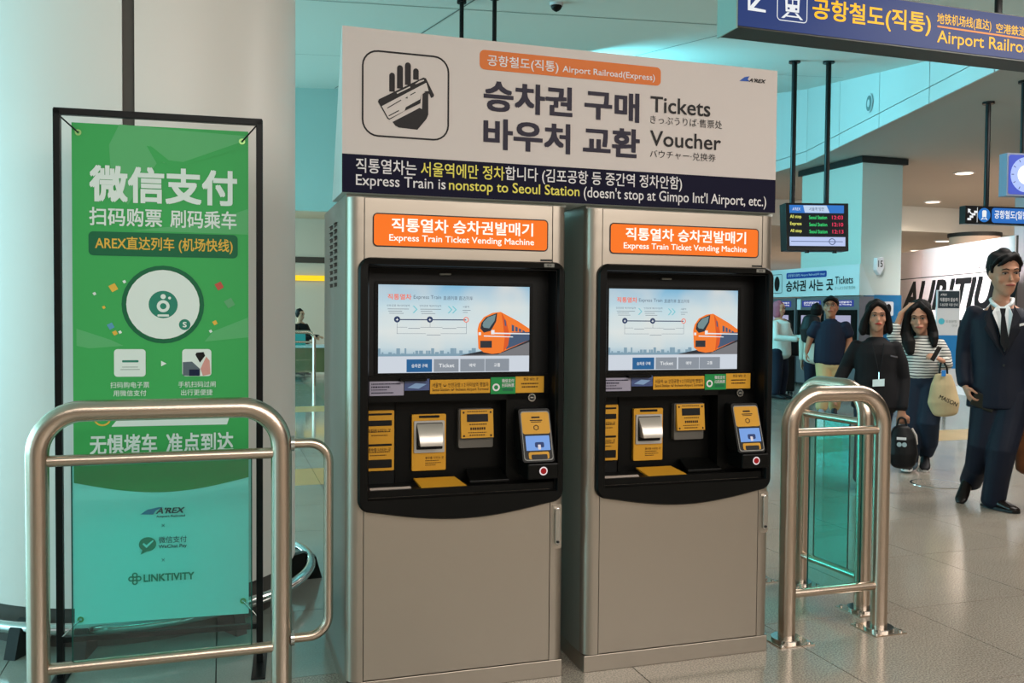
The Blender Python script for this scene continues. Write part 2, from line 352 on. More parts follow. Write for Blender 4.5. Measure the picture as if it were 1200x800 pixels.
for a in (2, 62, 122, 182, 242, 302, -100):
    ca, sa = math.cos(math.radians(a)), math.sin(math.radians(a)); d = Vector((ca, sa, 0)); s = Vector((-sa, ca, 0))*.012; c0 = Vector((cx, cy_, 0))
    prism('bracket', [c0+d*.70-s*2, c0+d*.85-s*2, c0+d*.82-s*2+ZA*.11, c0+d*.76-s*2+ZA*.135, c0+d*.70-s*2+ZA*.12], s*4, M_dark, rg)
# ---------------------------------------------------------------- crowd barriers
def flange(c, parent, ax=(0, 0, 1), r=.062, h=.012): cyl('flange', c, r, h, M_chrome, parent, ax, 24)
def barrier(name, A, B, label, loop=0, rails=(.855, .192), glass=True, top=1.012, group=None, plates=True):
    A = Vector(A+(0,)); B = Vector(B+(0,)); d = (B-A).normalized(); nn = Vector((d.y, -d.x, 0))
    t = thing(name, (A+B)/2, label, 'barrier')
    path = fillet([A, A+ZA*top, B+ZA*top, B], .135, 10)
    tube('frame_tube', path, .0345, M_pipe, t, 24)
    for z in rails: tube('rail', [A+ZA*z+d*.02, B+ZA*z-d*.02], .0185, M_pipe, t, 16)
    for P in (A, B):
        flange(P+ZA*.004, t)
        a, b = P-d*.075-nn*.075, P+d*.075+nn*.075
        pl = prism('base_plate', [P-d*.08-nn*.08, P+d*.08-nn*.08, P+d*.08+nn*.08, P-d*.08+nn*.08], (0, 0, .005), M_pipe, t)
        for sx in (-1, 1):
            for sy in (-1, 1): cyl('bolt', P+d*.062*sx+nn*.062*sy+ZA*.005, .008, .008, M_chrome, pl, n=8)
    if glass:
        g0, g1 = A+d*.098, B-d*.098
        z0, z1 = rails[1]+.004, rails[0]-.006
        prism('glass_pane', [g0+ZA*z0-nn*.004, g1+ZA*z0-nn*.004, g1+ZA*z1-nn*.004, g0+ZA*z1-nn*.004], nn*.002, M_glass, t)
        for g in (g0, g1): prism('pane_edge', [g+ZA*z0-nn*.005-d*.002, g+ZA*z0-nn*.005+d*.002, g+ZA*z1-nn*.005+d*.002, g+ZA*z1-nn*.005-d*.002], nn*.005, M_gedge, t)
        for gz in (.35, .7): 
            pass
    if loop:
        q = B; tube('side_loop', fillet([q+ZA*.885+d*.02, q+ZA*.885+d*loop, q+ZA*.215+d*loop, q+ZA*.215+d*.02], .085, 9), .0165, M_pipe, t, 16)
        for z in (.885, .215): cyl('collar', q+ZA*z+d*.030, .026, .012, M_chrome, t, d, 20)
    return t
barrier('crowd_barrier', (-.556, 3.14), (.190, 3.14), 'wide steel tube barrier with green glass in front of the banner', loop=.158)
barrier('crowd_barrier', (2.205, 3.142), (2.662, 3.142), 'nearest narrow steel and glass barrier right of the ticket machines')
barrier('crowd_barrier', (2.735, 3.80), (2.76, 3.37), 'glass barrier set end-on just behind the nearest right barrier', rails=(.855, .15))
barrier('crowd_barrier', (1.93, 3.93), (2.565, 3.93), 'steel barrier mostly hidden behind the second ticket machine')
# ---------------------------------------------------------------- poster frame with green banner
FO = Vector((-.568, 3.558, 0)); FD = Vector((.695, -.05, 0)).normalized(); FN = Vector((FD.y, -FD.x, 0))
fp = Plane(FO, FD)
fr = thing('banner_stand', FO+FD*.35, 'thin black metal frame standing in front of the round column', 'stand')
def bar(name, P, a, b, w_, dp, m, parent):
    (u0, v0), (u1, v1) = a, b
    if u0 == u1: q = [(u0-w_/2, v0), (u0+w_/2, v0), (u0+w_/2, v1), (u0-w_/2, v1)]
    else: q = [(u0, v0-w_/2), (u1, v0-w_/2), (u1, v0+w_/2), (u0, v0+w_/2)]
    return prism(name, [P.P(u, v, dp/2) for u, v in q], P.n*-dp, m, parent, bevel=.002)
for u in (.010, .702): bar('post', fp, (u, 0), (u, 2.045), .024, .024, M_black, fr)
bar('top_bar', fp, (.0, 2.037), (.712, 2.037), .024, .024, M_black, fr)
bar('bottom_bar', fp, (.02, .145), (.69, .145), .02, .02, M_black, fr)
for u in (.010, .702):
    prism('foot', [fp.P(u-.025, 0, .16), fp.P(u+.025, 0, .16), fp.P(u+.025, 0, -.16), fp.P(u-.025, 0, -.16)], (0, 0, .008), M_black, fr, bevel=.002)
# little bracket behind the lower bar
G = mat('banner_green', (64, 164, 88), .45); G2 = mat('banner_green_deep', (34, 134, 74), .45); G3 = mat('banner_green_pill', (30, 100, 66), .45); G4 = mat('banner_green_light', (92, 172, 110), .45)
GW = mat('banner_white', (220, 228, 222), .45); GY = mat('banner_gold', (222, 176, 72), .45); GT = mat('banner_teal_ink', (46, 128, 106), .5); GB = mat('banner_blue_ink', (40, 120, 160), .5)
bn = thing('green_banner', FO+FD*.36+ZA*1.0, 'green and white mobile payment banner strung in the black frame', 'banner')
u0, u1, v0, v1 = .058, .662, .195, 2.0
lf = .004
mesh('banner_sheet', [fp.P(u, v, l) for l in (0, .003) for u, v in ((u0, v0), (u1, v0), (u1, v1), (u0, v1))], [(0, 1, 2, 3), (4, 7, 6, 5), (0, 4, 5, 1), (1, 5, 6, 2), (2, 6, 7, 3), (3, 7, 4, 0)], GW, bn)
arc = [(u0+(u1-u0)*k/16, .712-.045*math.sin(PI*k/16)) for k in range(17)]
fp.poly('green_field', arc+[(u1, v1), (u0, v1)], G, bn, lf)
fp.multi('deep_green_band', [arc+[(u1, .80), (u0, .80)]], G2, bn, lf+.0006)
def pxp(l, ): return [(min(max(fp.px(*p)[0], u0+.001), u1-.001), fp.px(*p)[1]) for p in l]
fp.multi('watermark_shape', [pxp([(140, 146), (200, 152), (293, 160), (293, 172), (205, 196), (190, 190), (176, 170), (185, 190), (150, 240), (130, 200), (128, 170)]), pxp([(155, 270), (240, 262), (293, 245), (293, 275)]), pxp([(90, 385), (130, 398), (145, 405), (105, 408), (90, 405)]), pxp([(293, 372), (293, 395), (240, 400), (250, 388)])], G4, bn, lf+.0006)
fp.poly('plane_silhouette', pxp([(172, 171), (178, 172), (198, 188), (215, 190), (293, 164), (293, 172), (202, 198), (192, 190), (184, 192)]), G, bn, lf+.0012)
TX = [('微信支付', (105, 193, 277, 240), .035, GW), ('扫码购票', (106, 242, 190, 265), .02, GW), ('刷码乘车', (199, 246, 277, 268), .02, GW)]
LFT = lf+.002
def ftext(s, b, bold, m, name='lettering'):
    # the banner is seen with a slight slope: read the box at its left edge
    a = fp.px(b[0], b[1]); c = fp.px(b[2], b[3]); return fp.text(s, (a[0], c[1], c[0], a[1]), m, bn, bold, LFT, name)
fp.text('微信支付', (.116, 1.722, .622, 1.853), GW, bn, .035, LFT)
fp.text('扫码购票', (.115, 1.637, .360, 1.703), GW, bn, .018, LFT); fp.text('刷码乘车', (.388, 1.637, .620, 1.703), GW, bn, .018, LFT)
fp.rrect('pill', (.112, 1.530, .624, 1.616), .016, G3, bn, lf+.0012)
fp.text('AREX直达列车 (机场快线)', (.134, 1.545, .606, 1.600), GY, bn, .015, LFT)
fp.disc('disc_rim', (.363, 1.356), .142, G3, bn, lf+.0012); fp.disc('white_disc', (.363, 1.356), .126, GW, bn, lf+.0016)
fp.disc('disc_emblem', (.363, 1.356), .050, GT, bn, lf+.002); fp.disc('emblem_ring', (.363, 1.350), .022, GW, bn, lf+.0024, r0=.011); fp.disc('emblem_dot', (.363, 1.385), .009, GW, bn, lf+.0024); fp.disc('emblem_dot', (.385, 1.38), .005, GW, bn, lf+.0024); fp.rrect('emblem_bar', (.343, 1.312, .383, 1.320), .003, GW, bn, lf+.0024)
fp.disc('small_badge', (.437, 1.283), .020, GT, bn, lf+.002); fp.text('S', (.430, 1.273, .444, 1.293), GW, bn, .03, lf+.0024)
for (x, y, r, c, nm) in ((133, 337, 5, GY, 0), (257, 335, 5, (190, 84, 72), 0), (269, 355, 6, (96, 160, 110), 0), (130, 382, 4, (90, 150, 180), 0), (252, 378, 3, GY, 0), (135, 390, 3, GY, 0), (122, 360, 2, GY, 0), (111, 344, 2, GW, 0), (141, 389, 2, GW, 0), (146, 330, 2, GW, 0), (247, 388, 2, GW, 0)):
    q = fp.px(x, y); k = r/300; m_ = c if not isinstance(c, tuple) else mat('confetti_%d' % x, c, .5)
    fp.poly('confetti', [(q[0]-k, q[1]+k*.3), (q[0]-k*.2, q[1]-k), (q[0]+k, q[1]-k*.3), (q[0]+k*.3, q[1]+k)], m_, bn, lf+.0014)
fp.rrect('step_picture', (.195, 1.093, .302, 1.193), .012, GW, bn, lf+.0016); fp.rrect('button', (.222, 1.145, .278, 1.153), .003, GT, bn, lf+.002); fp.rrect('text_line', (.222, 1.127, .276, 1.129), .0008, mat('grey_ink', (130, 140, 136), .5), bn, lf+.002)
fp.rrect('text_line', (.216, 1.118, .282, 1.120), .0008, MATS['grey_ink'], bn, lf+.002)
fp.rrect('step_picture', (.428, 1.093, .530, 1.193), .012, GW, bn, lf+.0016)
fp.multi('gate_drawing', [[(.430, 1.095), (.430, 1.145), (.462, 1.147), (.49, 1.12), (.49, 1.095)]], mat('grey_blue', (92, 104, 112), .5), bn, lf+.002)
fp.multi('gate_slot', [[(.452, 1.094), (.452, 1.118), (.488, 1.118), (.488, 1.094)]], mat('navy_blue', (22, 30, 60), .5), bn, lf+.0024)
fp.multi('hand_drawing', [[(.50, 1.094), (.492, 1.12), (.500, 1.14), (.512, 1.165), (.524, 1.15), (.527, 1.10)]], mat('pink_hand', (212, 150, 140), .5), bn, lf+.002)
fp.multi('phone_drawing', [[(.474, 1.172), (.490, 1.143), (.508, 1.168), (.503, 1.182), (.478, 1.180)]], M_blk, bn, lf+.0028)
fp.multi('arrow', [[(.355, 1.150), (.374, 1.140), (.355, 1.130)]], GW, bn, lf+.0016)
fp.text('扫码购电子票', (.182, 1.052, .314, 1.074), GW, bn, .005, LFT); fp.text('用微信支付', (.192, 1.022, .304, 1.044), GW, bn, .005, LFT)
fp.text('手机扫码过闸', (.414, 1.052, .545, 1.074), GW, bn, .005, LFT); fp.text('出行更便捷', (.424, 1.022, .534, 1.044), GW, bn, .005, LFT)
fp.multi('white_strip', [[(.185, .912), (.222, .96), (.600, .96), (.585, .912)]], GW, bn, lf+.0016)
fp.disc('gold_ring', (.155, .945), .030, GY, bn, lf+.0016, r0=.024)
fp.text('无惧堵车', (.112, .810, .340, .884), GW, bn, .025, LFT); fp.text('准点到达', (.372, .810, .608, .884), GW, bn, .025, LFT)
fp.multi('train_swoosh', [[(.282, .588), (.305, .604), (.345, .612), (.36, .612), (.335, .600), (.325, .586)]], GB, bn, lf+.0014)
fp.text("A'REX", (.335, .588, .436, .610), mat('dark_teal', (30, 60, 70), .5), bn, .03, LFT, shear=.3); fp.text('Airport Railroad', (.336, .572, .436, .582), MATS['dark_teal'], bn, .02, LFT)
fp.text('×', (.354, .538, .366, .550), MATS['grey_ink'], bn, 0, LFT); fp.text('×', (.354, .410, .366, .422), MATS['grey_ink'], bn, 0, LFT)
fp.disc('speech_bubble', (.306, .477), .030, GT, bn, lf+.0014, ry=.026); fp.multi('bubble_tail', [[(.290, .462), (.282, .440), (.306, .452)]], GT, bn, lf+.0014)
fp.multi('tick_mark', [[(.288, .478), (.293, .483), (.302, .474), (.324, .492), (.327, .488), (.302, .463)]], GW, bn, lf+.0018)
fp.text('微信支付', (.344, .478, .442, .503), MATS['dark_teal'], bn, .0, LFT); fp.text('WeChat Pay', (.344, .456, .442, .473), MATS['dark_teal'], bn, .01, LFT)
for dx, dy in ((-.013, 0), (.013, 0), (0, .013), (0, -.013)): fp.disc('clover_petal', (.262+dx, .352+dy), .010, GT, bn, lf+.0014, r0=.005, n=16)
fp.text('LINKTIVITY', (.292, .338, .468, .366), GT, bn, .03, LFT)
EY = mat('eyelet_metal', (150, 190, 120), .3, 1)
for (u, v, cu_, cv) in ((.080, 1.965, .020, 2.02), (.640, 1.962, .690, 2.02), (.078, .215, .02, .16), (.642, .245, .690, .19)):
    fp.disc('eyelet', (u, v), .011, EY, bn, lf+.003, r0=.005, n=16)
    tube('spring_hook', [fp.P(u, v, .008), fp.P((u+cu_)/2, (v+cv)/2, .01), fp.P(cu_, cv, .014)], .0028, M_chrome if v < 1 else M_black, bn, 8)
# ---------------------------------------------------------------- ticket machines
KX, KY, KW, KH, KD = .399, 3.062, .794, 1.722, .70
kp = Plane((KX, KY, 0), (1, 0, 0))       # kiosk front plane, u = 0..KW
ks = Plane((KX, KY+.07, 0), (1, 0, 0))   # screen plane (recessed)
kb = Plane((KX, KY+.125, 0), (1, 0, 0))  # rear wall of the lower bay
K = thing('ticket_machine', (KX+KW/2, KY+KD/2, 0), 'left ticket vending machine, with its slotted side panel in view', 'ticket machine', 'brushed steel ticket vending machines')
def kbox(name, u0, u1, y0, y1, z0, z1, m, parent=None, bevel=0): return box(name, (KX+u0, KY+y0, z0), (KX+u1, KY+y1, z1), m, parent or K, bevel)
kbox('side_panel', 0, .02, .045, KD, .066, KH, M_kside); kbox('side_panel', KW-.02, KW, .045, KD, .066, KH, M_kside)
kbox('back_panel', .02, KW-.02, KD-.02, KD, .066, KH, M_kside); kbox('top_panel', 0, KW, .02, KD, KH, KH+.012, M_kside)
kbox('floor_panel', .02, KW-.02, .03, KD-.02, .066, .08, M_kside)
# rounded front stiles
for s in (0, 1):
    pr = []
    for k in range(7):
        a = PI/2*k/6; pr.append((.04-.04*math.sin(a), .04-.04*math.cos(a)))   # from (.04,0) to (0,.04)
    prof = [(.0565, 0)]+pr+[(0, .045), (.0565, .045)]
    if s: prof = [(KW-x if True else x, y) for x, y in prof]
    nar = [(max(x, .758) if s else x, y) for x, y in prof]
    for pf_, z0_, z1_ in ((prof, .066, .690), (nar, .690, 1.498), (prof, 1.498, KH)):
        o = prism('front_stile', [(KX+x, KY+y, z0_) for x, y in pf_], (0, 0, z1_-z0_), M_kiosk, K, smooth=True); o.data.set_sharp_from_angle(angle=.5)
kbox('plinth', .004, KW-.004, .006, KD-.01, 0, .062, M_kiosk, bevel=.002)
kbox('upper_panel', .0585, KW-.0585, 0, .03, 1.49, KH, M_kiosk, bevel=.0015)
kbox('lower_door', .0585, KW-.0585, 0, .03, .068, .70, M_kiosk, bevel=.0015)
# orange light box
EO = E('orange_light_panel', (250, 116, 22), 1.0); EW = E('lit_white_lettering', (255, 244, 232), 1.15)
lb = prism('light_panel', [kp.P(u, v, .002) for u, v in kp.rr(.089, 1.560, .715, 1.668, .014)], (0, .01, 0), EO, K)
kp.ring('light_panel_rim', (.086, 1.557, .718, 1.671), .016, .004, M_dark, lb, .0028)
kp.text('직통열차 승차권발매기', (.150, 1.609, .660, 1.656), EW, lb, .022, .0035); kp.text('Express Train Ticket Vending Machine', (.142, 1.571, .664, 1.600), EW, lb, .012, .0035)
kbox('rating_plate', .690, .735, -.0028, 0, 1.523, 1.529, M_dark)
# black surround: ring with curved bottom
def outline(u0, u1, zt, zb, sag, r, n=8):
    q = []
    for cx_, cz_, a0 in ((u1-r, zt-r, 0), (u0+r, zt-r, 90)):
        for k in range(n+1):
            a = math.radians(a0+90*k/n); q.append((cx_+r*math.cos(a), cz_+r*math.sin(a)))
    for k in range(n+1):
        a = math.radians(180+80*k/n); q.append((u0+r+r*math.cos(a), zb+r+r*math.sin(a)))
    N = 16
    for k in range(1, N):
        t = k/N; q.append((u0+r+(u1-u0-2*r)*t, zb-sag*math.sin(PI*t)))
    for k in range(n+1):
        a = math.radians(280+80*k/n); q.append((u1-r+r*math.cos(a), zb+r+r*math.sin(a)))
    return q
out = outline(.036, .779, 1.519, .652, .040, .042)
inn = []
IU0, IU1, IZ0, IZ1 = .072, .752, .697, 1.492
for (u, v) in out:   # matching inner rounded rectangle, radial projection with clamping
    cu_, cv = (IU0+IU1)/2, (IZ0+IZ1)/2; du, dv = u-cu_, v-cv
    inn.append((min(max(u, IU0), IU1), min(max(v, IZ0), IZ1)))
n = len(out); lv = []
for (ring_, l) in ((out, -.0), (out, .016), ([((u-.4075)*.985+.4075, (v-1.085)*.99+1.085) for u, v in out], .024), ([(min(max(u, IU0-.004), IU1+.004), min(max(v, IZ0-.004), IZ1+.004)) for u, v in out], .022), (inn, .014), (inn, -.15)):
    lv.append([kp.P(u, v, l) for u, v in ring_])
vs = [p for r_ in lv for p in r_]; fs = []
for a in range(len(lv)-1):
    for k in range(n): fs.append((a*n+k, a*n+(k+1) % n, (a+1)*n+(k+1) % n, (a+1)*n+k))
o = fixn(mesh('black_surround', vs, fs, M_blackpl, K, smooth=True)); o.data.set_sharp_from_angle(angle=.5)
kbox('bay_back', IU0-.01, IU1+.01, .135, .145, IZ0-.02, IZ1+.01, M_void)
for u0_, u1_, z0_, z1_ in ((IU0-.012, IU0, IZ0, IZ1), (IU1-.003, IU1+.01, IZ0, IZ1), (IU0, IU1, IZ1-.003, IZ1+.01)): kbox('bay_liner', u0_, u1_, -.008, .136, z0_, z1_, M_void)
kbox('screen_mount', IU0, IU1, .074, .09, 1.04, IZ1, M_void)
kp.rrect('number_plate', (.696, 1.500, .735, 1.513), .002, mat('plate_grey', (120, 118, 112), .5), K, .0245); kp.text('E12', (.708, 1.503, .724, 1.510), M_blk, K, .02, .0255)
kbox('sensor_bar', .335, .375, .060, .075, 1.468, 1.474, mat('sensor_grey', (120, 118, 110), .5))
# touchscreen
S0, S1, SB, ST = .117, .674, 1.121, 1.431
def gradmat():
    m = bpy.data.materials.new('screen_sky'); m.use_nodes = True; nt = m.node_tree; b = nt.nodes['Principled BSDF']; tc = nt.nodes.new('ShaderNodeTexCoord'); sp = nt.nodes.new('ShaderNodeSeparateXYZ')
    mr = nt.nodes.new('ShaderNodeMapRange'); mr.inputs['From Min'].default_value = 1.18; mr.inputs['From Max'].default_value = ST; r = nt.nodes.new('ShaderNodeValToRGB')
    cols = [(0, (150, 186, 205)), (.12, (196, 214, 220)), (.35, (216, 226, 226)), (.7, (190, 218, 228)), (1, (120, 180, 214))]
    while len(r.color_ramp.elements) < len(cols): r.color_ramp.elements.new(.5)
    for e, (p, c) in zip(r.color_ramp.elements, cols): e.position = p; e.color = s2l(c)+(1,)
    n = nt.nodes.new('ShaderNodeTexNoise'); n.inputs['Scale'].default_value = 5; mx = nt.nodes.new('ShaderNodeMix'); mx.data_type = 'RGBA'
    m2 = nt.nodes.new('ShaderNodeMapRange'); m2.inputs['From Min'].default_value = .45; m2.inputs['From Max'].default_value = .75; m2.inputs['To Max'].default_value = .7
    nt.links.new(tc.outputs['Object'], n.inputs['Vector']); nt.links.new(tc.outputs['Object'], sp.inputs[0]); nt.links.new(sp.outputs[2], mr.inputs[0]); nt.links.new(mr.outputs[0], r.inputs[0])
    nt.links.new(n.outputs[0], m2.inputs[0]); nt.links.new(m2.outputs[0], mx.inputs[0]); nt.links.new(r.outputs[0], mx.inputs[6]); mx.inputs[7].default_value = s2l((232, 226, 216))+(1,)
    nt.links.new(mx.outputs[2], b.inputs['Emission Color']); b.inputs['Emission Strength'].default_value = .95; b.inputs['Base Color'].default_value = (.02, .02, .02, 1); b.inputs['Roughness'].default_value = .08
    return m
scr = mesh('touchscreen', [ks.P(u, v, 0) for u, v in ((S0, SB), (S1, SB), (S1, ST), (S0, ST))], [(0, 1, 2, 3)], gradmat(), K)
ks.ring('screen_bezel', (S0-.012, SB-.012, S1+.012, ST+.012), .004, .012, M_blackpl, scr, .003)
def sp_(x, y): return (S0+(x-75)/1055*(S1-S0), ST-(y-52)/608*(ST-SB))     # readings off a close view of the screen
def sq(x0, y0, x1, y1): a = sp_(x0, y0); b = sp_(x1, y1); return [(a[0], b[1]), (b[0], b[1]), (b[0], a[1]), (a[0], a[1])]
def sb(x0, y0, x1, y1): a = sp_(x0, y0); b = sp_(x1, y1); return (a[0], b[1], b[0], a[1])
def sg(name, polys, m, l): return ks.multi(name, polys, m, scr, l)
E_foot = E('screen_footer', (206, 214, 224), .95); E_btn = E('screen_blue_button', (28, 96, 150), .9); E_gb = E('screen_grey_button', (138, 146, 156), .95); E_w = E('screen_white', (235, 238, 240), .95)
E_or = E('screen_orange', (240, 120, 36), 1); E_or2 = E('screen_orange_shadow', (214, 84, 26), 1); E_dk = E('screen_dark', (36, 40, 48), 1); E_bl = E('screen_train_blue', (64, 84, 112), 1); E_gr = E('screen_ink', (86, 100, 120), 1); E_city = E('screen_city', (128, 158, 176), .95); E_rd = E('screen_red_title', (240, 110, 80), 1); E_tl = E('screen_teal_arrow', (120, 196, 206), 1); E_nv = E('screen_navy', (34, 54, 92), 1); E_gl = E('screen_train_glass', (110, 136, 140), 1); E_gd = E('screen_ground', (116, 116, 120), 1)
sg('screen_footer', [sq(75, 545, 1130, 660)], E_foot, .0006)
rnd = random.Random(3); ct = []
x = 76
while x < 760:
    w_ = rnd.randint(8, 26); h_ = rnd.choice([10, 16, 24, 34, 50]); ct.append(sq(x, 540-h_, x+w_, 545)); x += w_+rnd.randint(0, 8)
sg('skyline', ct+[sq(75, 528, 780, 545)], E_city, .0006)
sg('ballast', [[sp_(*p) for p in ((620, 545), (800, 512), (1130, 430), (1130, 545))]], E_gd, .0008)
sg('rail_shadow', [[sp_(*p) for p in ((640, 540), (790, 510), (960, 470), (1130, 420), (1130, 448), (900, 536))]], E_dk, .001)
sg('train_side', [[sp_(*p) for p in ((920, 232), (1050, 300), (1130, 352), (1130, 432), (940, 515), (905, 525), (900, 300))]], E_or, .0014)
sg('train_lower_side', [[sp_(*p) for p in ((1000, 380), (1130, 375), (1130, 432), (960, 500), (975, 430))]], E_bl, .0018)
sg('train_front', [[sp_(*p) for p in ((755, 360), (765, 318), (800, 270), (860, 240), (920, 232), (940, 270), (950, 400), (945, 480), (925, 525), (860, 532), (800, 520), (762, 492))]], E_or, .002)
sg('train_front_shade', [[sp_(*p) for p in ((925, 235), (962, 300), (985, 400), (975, 470), (940, 520), (950, 420), (935, 300))]], E_or2, .0022)
sg('train_windscreen', [[sp_(*p) for p in ((775, 350), (782, 312), (815, 272), (895, 240), (888, 300), (850, 368), (800, 380))]], E_dk, .0024)
sg('windscreen_glare', [[sp_(*p) for p in ((790, 330), (796, 305), (828, 272), (884, 252), (876, 296), (838, 350), (800, 345))]], E_gl, .0026)
sg('train_coupler', [sq(775, 438, 858, 488)], E_dk, .0024)
sg('train_lamp', [sq(762, 378, 780, 398), sq(852, 362, 876, 392)], E_w, .0026); sg('train_stripe', [[sp_(*p) for p in ((870, 380), (1130, 385), (1130, 392), (870, 390))], [sp_(*p) for p in ((800, 400), (1010, 408), (1010, 414), (800, 408))]], E_w, .0026)
sg('train_window', [[sp_(*p) for p in ((1000+k*26, 322+k*13), (1018+k*26, 330+k*13), (1018+k*26, 372+k*2), (1000+k*26, 370+k*2))] for k in range(5)]+[[sp_(*p) for p in ((945, 285), (955, 290), (962, 335), (950, 330))]], E_bl, .0026)
ks.text('직통열차', sb(138, 115, 298, 155), E_rd, scr, .02, .001); ks.text('Express Train', sb(312, 122, 500, 155), E_gr, scr, 0, .001); ks.text('直通列車 直达列车', sb(515, 125, 722, 153), E_gr, scr, 0, .001)
ks.text('인천공항 제1터미널역', sb(132, 188, 285, 202), E_gr, scr, 0, .001); ks.text('인천공항 제2터미널역', sb(352, 188, 500, 202), E_gr, scr, 0, .001); ks.text('서울역', sb(650, 192, 694, 206), E_gr, scr, 0, .001)
sg('caption_line', [sq(138, 217, 280, 220), sq(142, 232, 235, 235), sq(148, 247, 245, 250), sq(357, 217, 500, 220), sq(360, 232, 440, 235), sq(365, 247, 460, 250), sq(650, 222, 706, 225), sq(652, 237, 686, 240), sq(200, 343, 270, 345), sq(358, 343, 510, 345), sq(610, 343, 678, 345), sq(200, 310, 202, 390), sq(424, 310, 426, 344), sq(676, 310, 678, 390), sq(200, 387, 395, 389), sq(498, 387, 678, 389), sq(276, 350, 356, 353), sq(510, 350, 606, 353), sq(402, 396, 497, 399)], E_gr, .001)
for x in (305, 545, 575): sg('chevron', [[sp_(*p) for p in ((x, 195), (x+10, 195), (x+34, 220), (x+10, 246), (x, 246), (x+24, 220))]], E_tl, .001)
sg('route_line', [sq(205, 288, 675, 295)], E_nv, .001)
for x in (201, 423): ks.disc('station_dot', sp_(x, 290), .011, E_nv, scr, .0014, n=20); sg('plane_mark', [[sp_(*p) for p in ((x-10, 293), (x-2, 288), (x, 278), (x+2, 288), (x+10, 293), (x+2, 296), (x, 304), (x-2, 296))]], E_w, .0018)
ks.disc('station_dot', sp_(675, 290), .010, E_rd, scr, .0014, r0=.007, n=20)
for i, (x, s) in enumerate(((266, '승차권 구매'), (452, 'Ticket'), (636, '예약'), (812, '교통'))):
    sg('screen_button', [sq(x, 566, x+172 if i else 440, 655)], E_btn if i == 0 else E_gb, .001)
    ks.text(s, sb(x+(34 if i < 2 else 62), 598, x+(142 if i < 2 else 108), 624), E_w, scr, .01, .0016)
# label ledge below the screen
kl = Plane((KX, KY+.058, 0), (1, 0, 0))
kbox('label_ledge', IU0, IU1, .060, .074, 1.02, 1.112, M_blackpl)
def lab(name, px0, py0, px1, py1, m, th=.002, P=kl):
    b = P.pb(px0, py0, px1, py1); return prism(name, [P.P(u, v, th) for u, v in ((b[0], b[1]), (b[2], b[1]), (b[2], b[3]), (b[0], b[3]))], P.n*-th, m, K), b
def lines(P, parent, b, rows, m, lift, seed=1):
    rn = random.Random(seed); q = []
    for (r0_, r1_, f0, f1, step) in rows:   # rows of tiny unreadable glyph blocks
        z1 = b[3]-(b[3]-b[1])*r0_; z0 = b[3]-(b[3]-b[1])*r1_; x = b[0]+(b[2]-b[0])*f0; xe = b[0]+(b[2]-b[0])*f1
        while x < xe:
            w_ = step*rn.uniform(.6, 1.3); q.append([(x, z0), (min(x+w_, xe), z0), (min(x+w_, xe), z1), (x, z1)]); x += w_+step*.35
    P.multi('small_print', q, m, parent, lift)
M_lg = mat('label_lilac', (150, 146, 164), .5); M_gn = mat('label_green', (28, 128, 66), .5)
a, b = lab('notice_label', 433, 447, 473, 463, M_lg); lines(kl, a, b, [(.14, .22, .05, .9, .004), (.34, .44, .05, .6, .006), (.56, .62, .05, .5, .004), (.76, .84, .05, .7, .004)], M_navy, .003)
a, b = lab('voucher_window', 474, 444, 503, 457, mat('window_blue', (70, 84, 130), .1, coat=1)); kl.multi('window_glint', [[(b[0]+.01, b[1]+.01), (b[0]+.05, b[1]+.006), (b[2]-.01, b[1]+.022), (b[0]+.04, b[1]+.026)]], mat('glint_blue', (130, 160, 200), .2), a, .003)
kbox('voucher_slot', .190, .285, .040, .060, 1.094, 1.102, M_blackpl)
a, b = lab('route_label', 504, 445, 574, 460, M_ye); kl.text('서울역 ↔ 인천공항 1·2 터미널역 행열차', (b[0]+.008, b[3]-.027, b[2]-.006, b[3]-.011), M_yk, a, .0, .003); kl.text('Seoul Station ↔ Incheon Airport Terminal', (b[0]+.008, b[1]+.006, b[2]-.006, b[1]+.020), M_yk, a, 0, .003)
a, b = lab('payment_label', 575, 442, 604, 461, M_gn); kl.disc('badge', ((b[0]+.020), (b[1]+b[3])/2-.006), .014, M_lt, a, .003, r0=.008, n=20); kl.text('微信支付', (b[0]+.042, b[3]-.020, b[2]-.006, b[3]-.006), M_lt, a, .01, .003); kl.text('扫码购票', (b[0]+.042, b[3]-.036, b[2]-.006, b[3]-.023), M_lt, a, .01, .003); kl.rrect('badge_bar', (b[0]+.044, b[1]+.010, b[2]-.01, b[1]+.020), .003, G3, a, .003)
a, b = lab('note_label', 604, 441, 637, 459.5, M_ye); kl.text('현금 넣는 곳', (b[0]+.030, b[3]-.015, b[2]-.022, b[3]-.004), M_yk, a, .01, .003); lines(kl, a, b, [(.40, .48, .2, .8, .005), (.60, .68, .22, .78, .005)], M_yk, .003)
kl.disc('key_lock', kl.px(623, 465.5), .0145, M_chrome, K, .004, n=24); kl.disc('key_lock_face', kl.px(623, 465.5), .010, M_dark, K, .0046, n=20); cyl('lock_barrel', kl.P(*kl.px(623, 465.5), -.002), .0135, .006, M_chrome, K, (0, -1, 0), 20); kl.poly('lock_slot', [(x_+kl.px(623, 465.5)[0], z_+kl.px(623, 465.5)[1]) for x_, z_ in ((-.006, -.002), (.006, -.002), (.006, .002), (-.006, .002))], M_chrome, K, .0052)
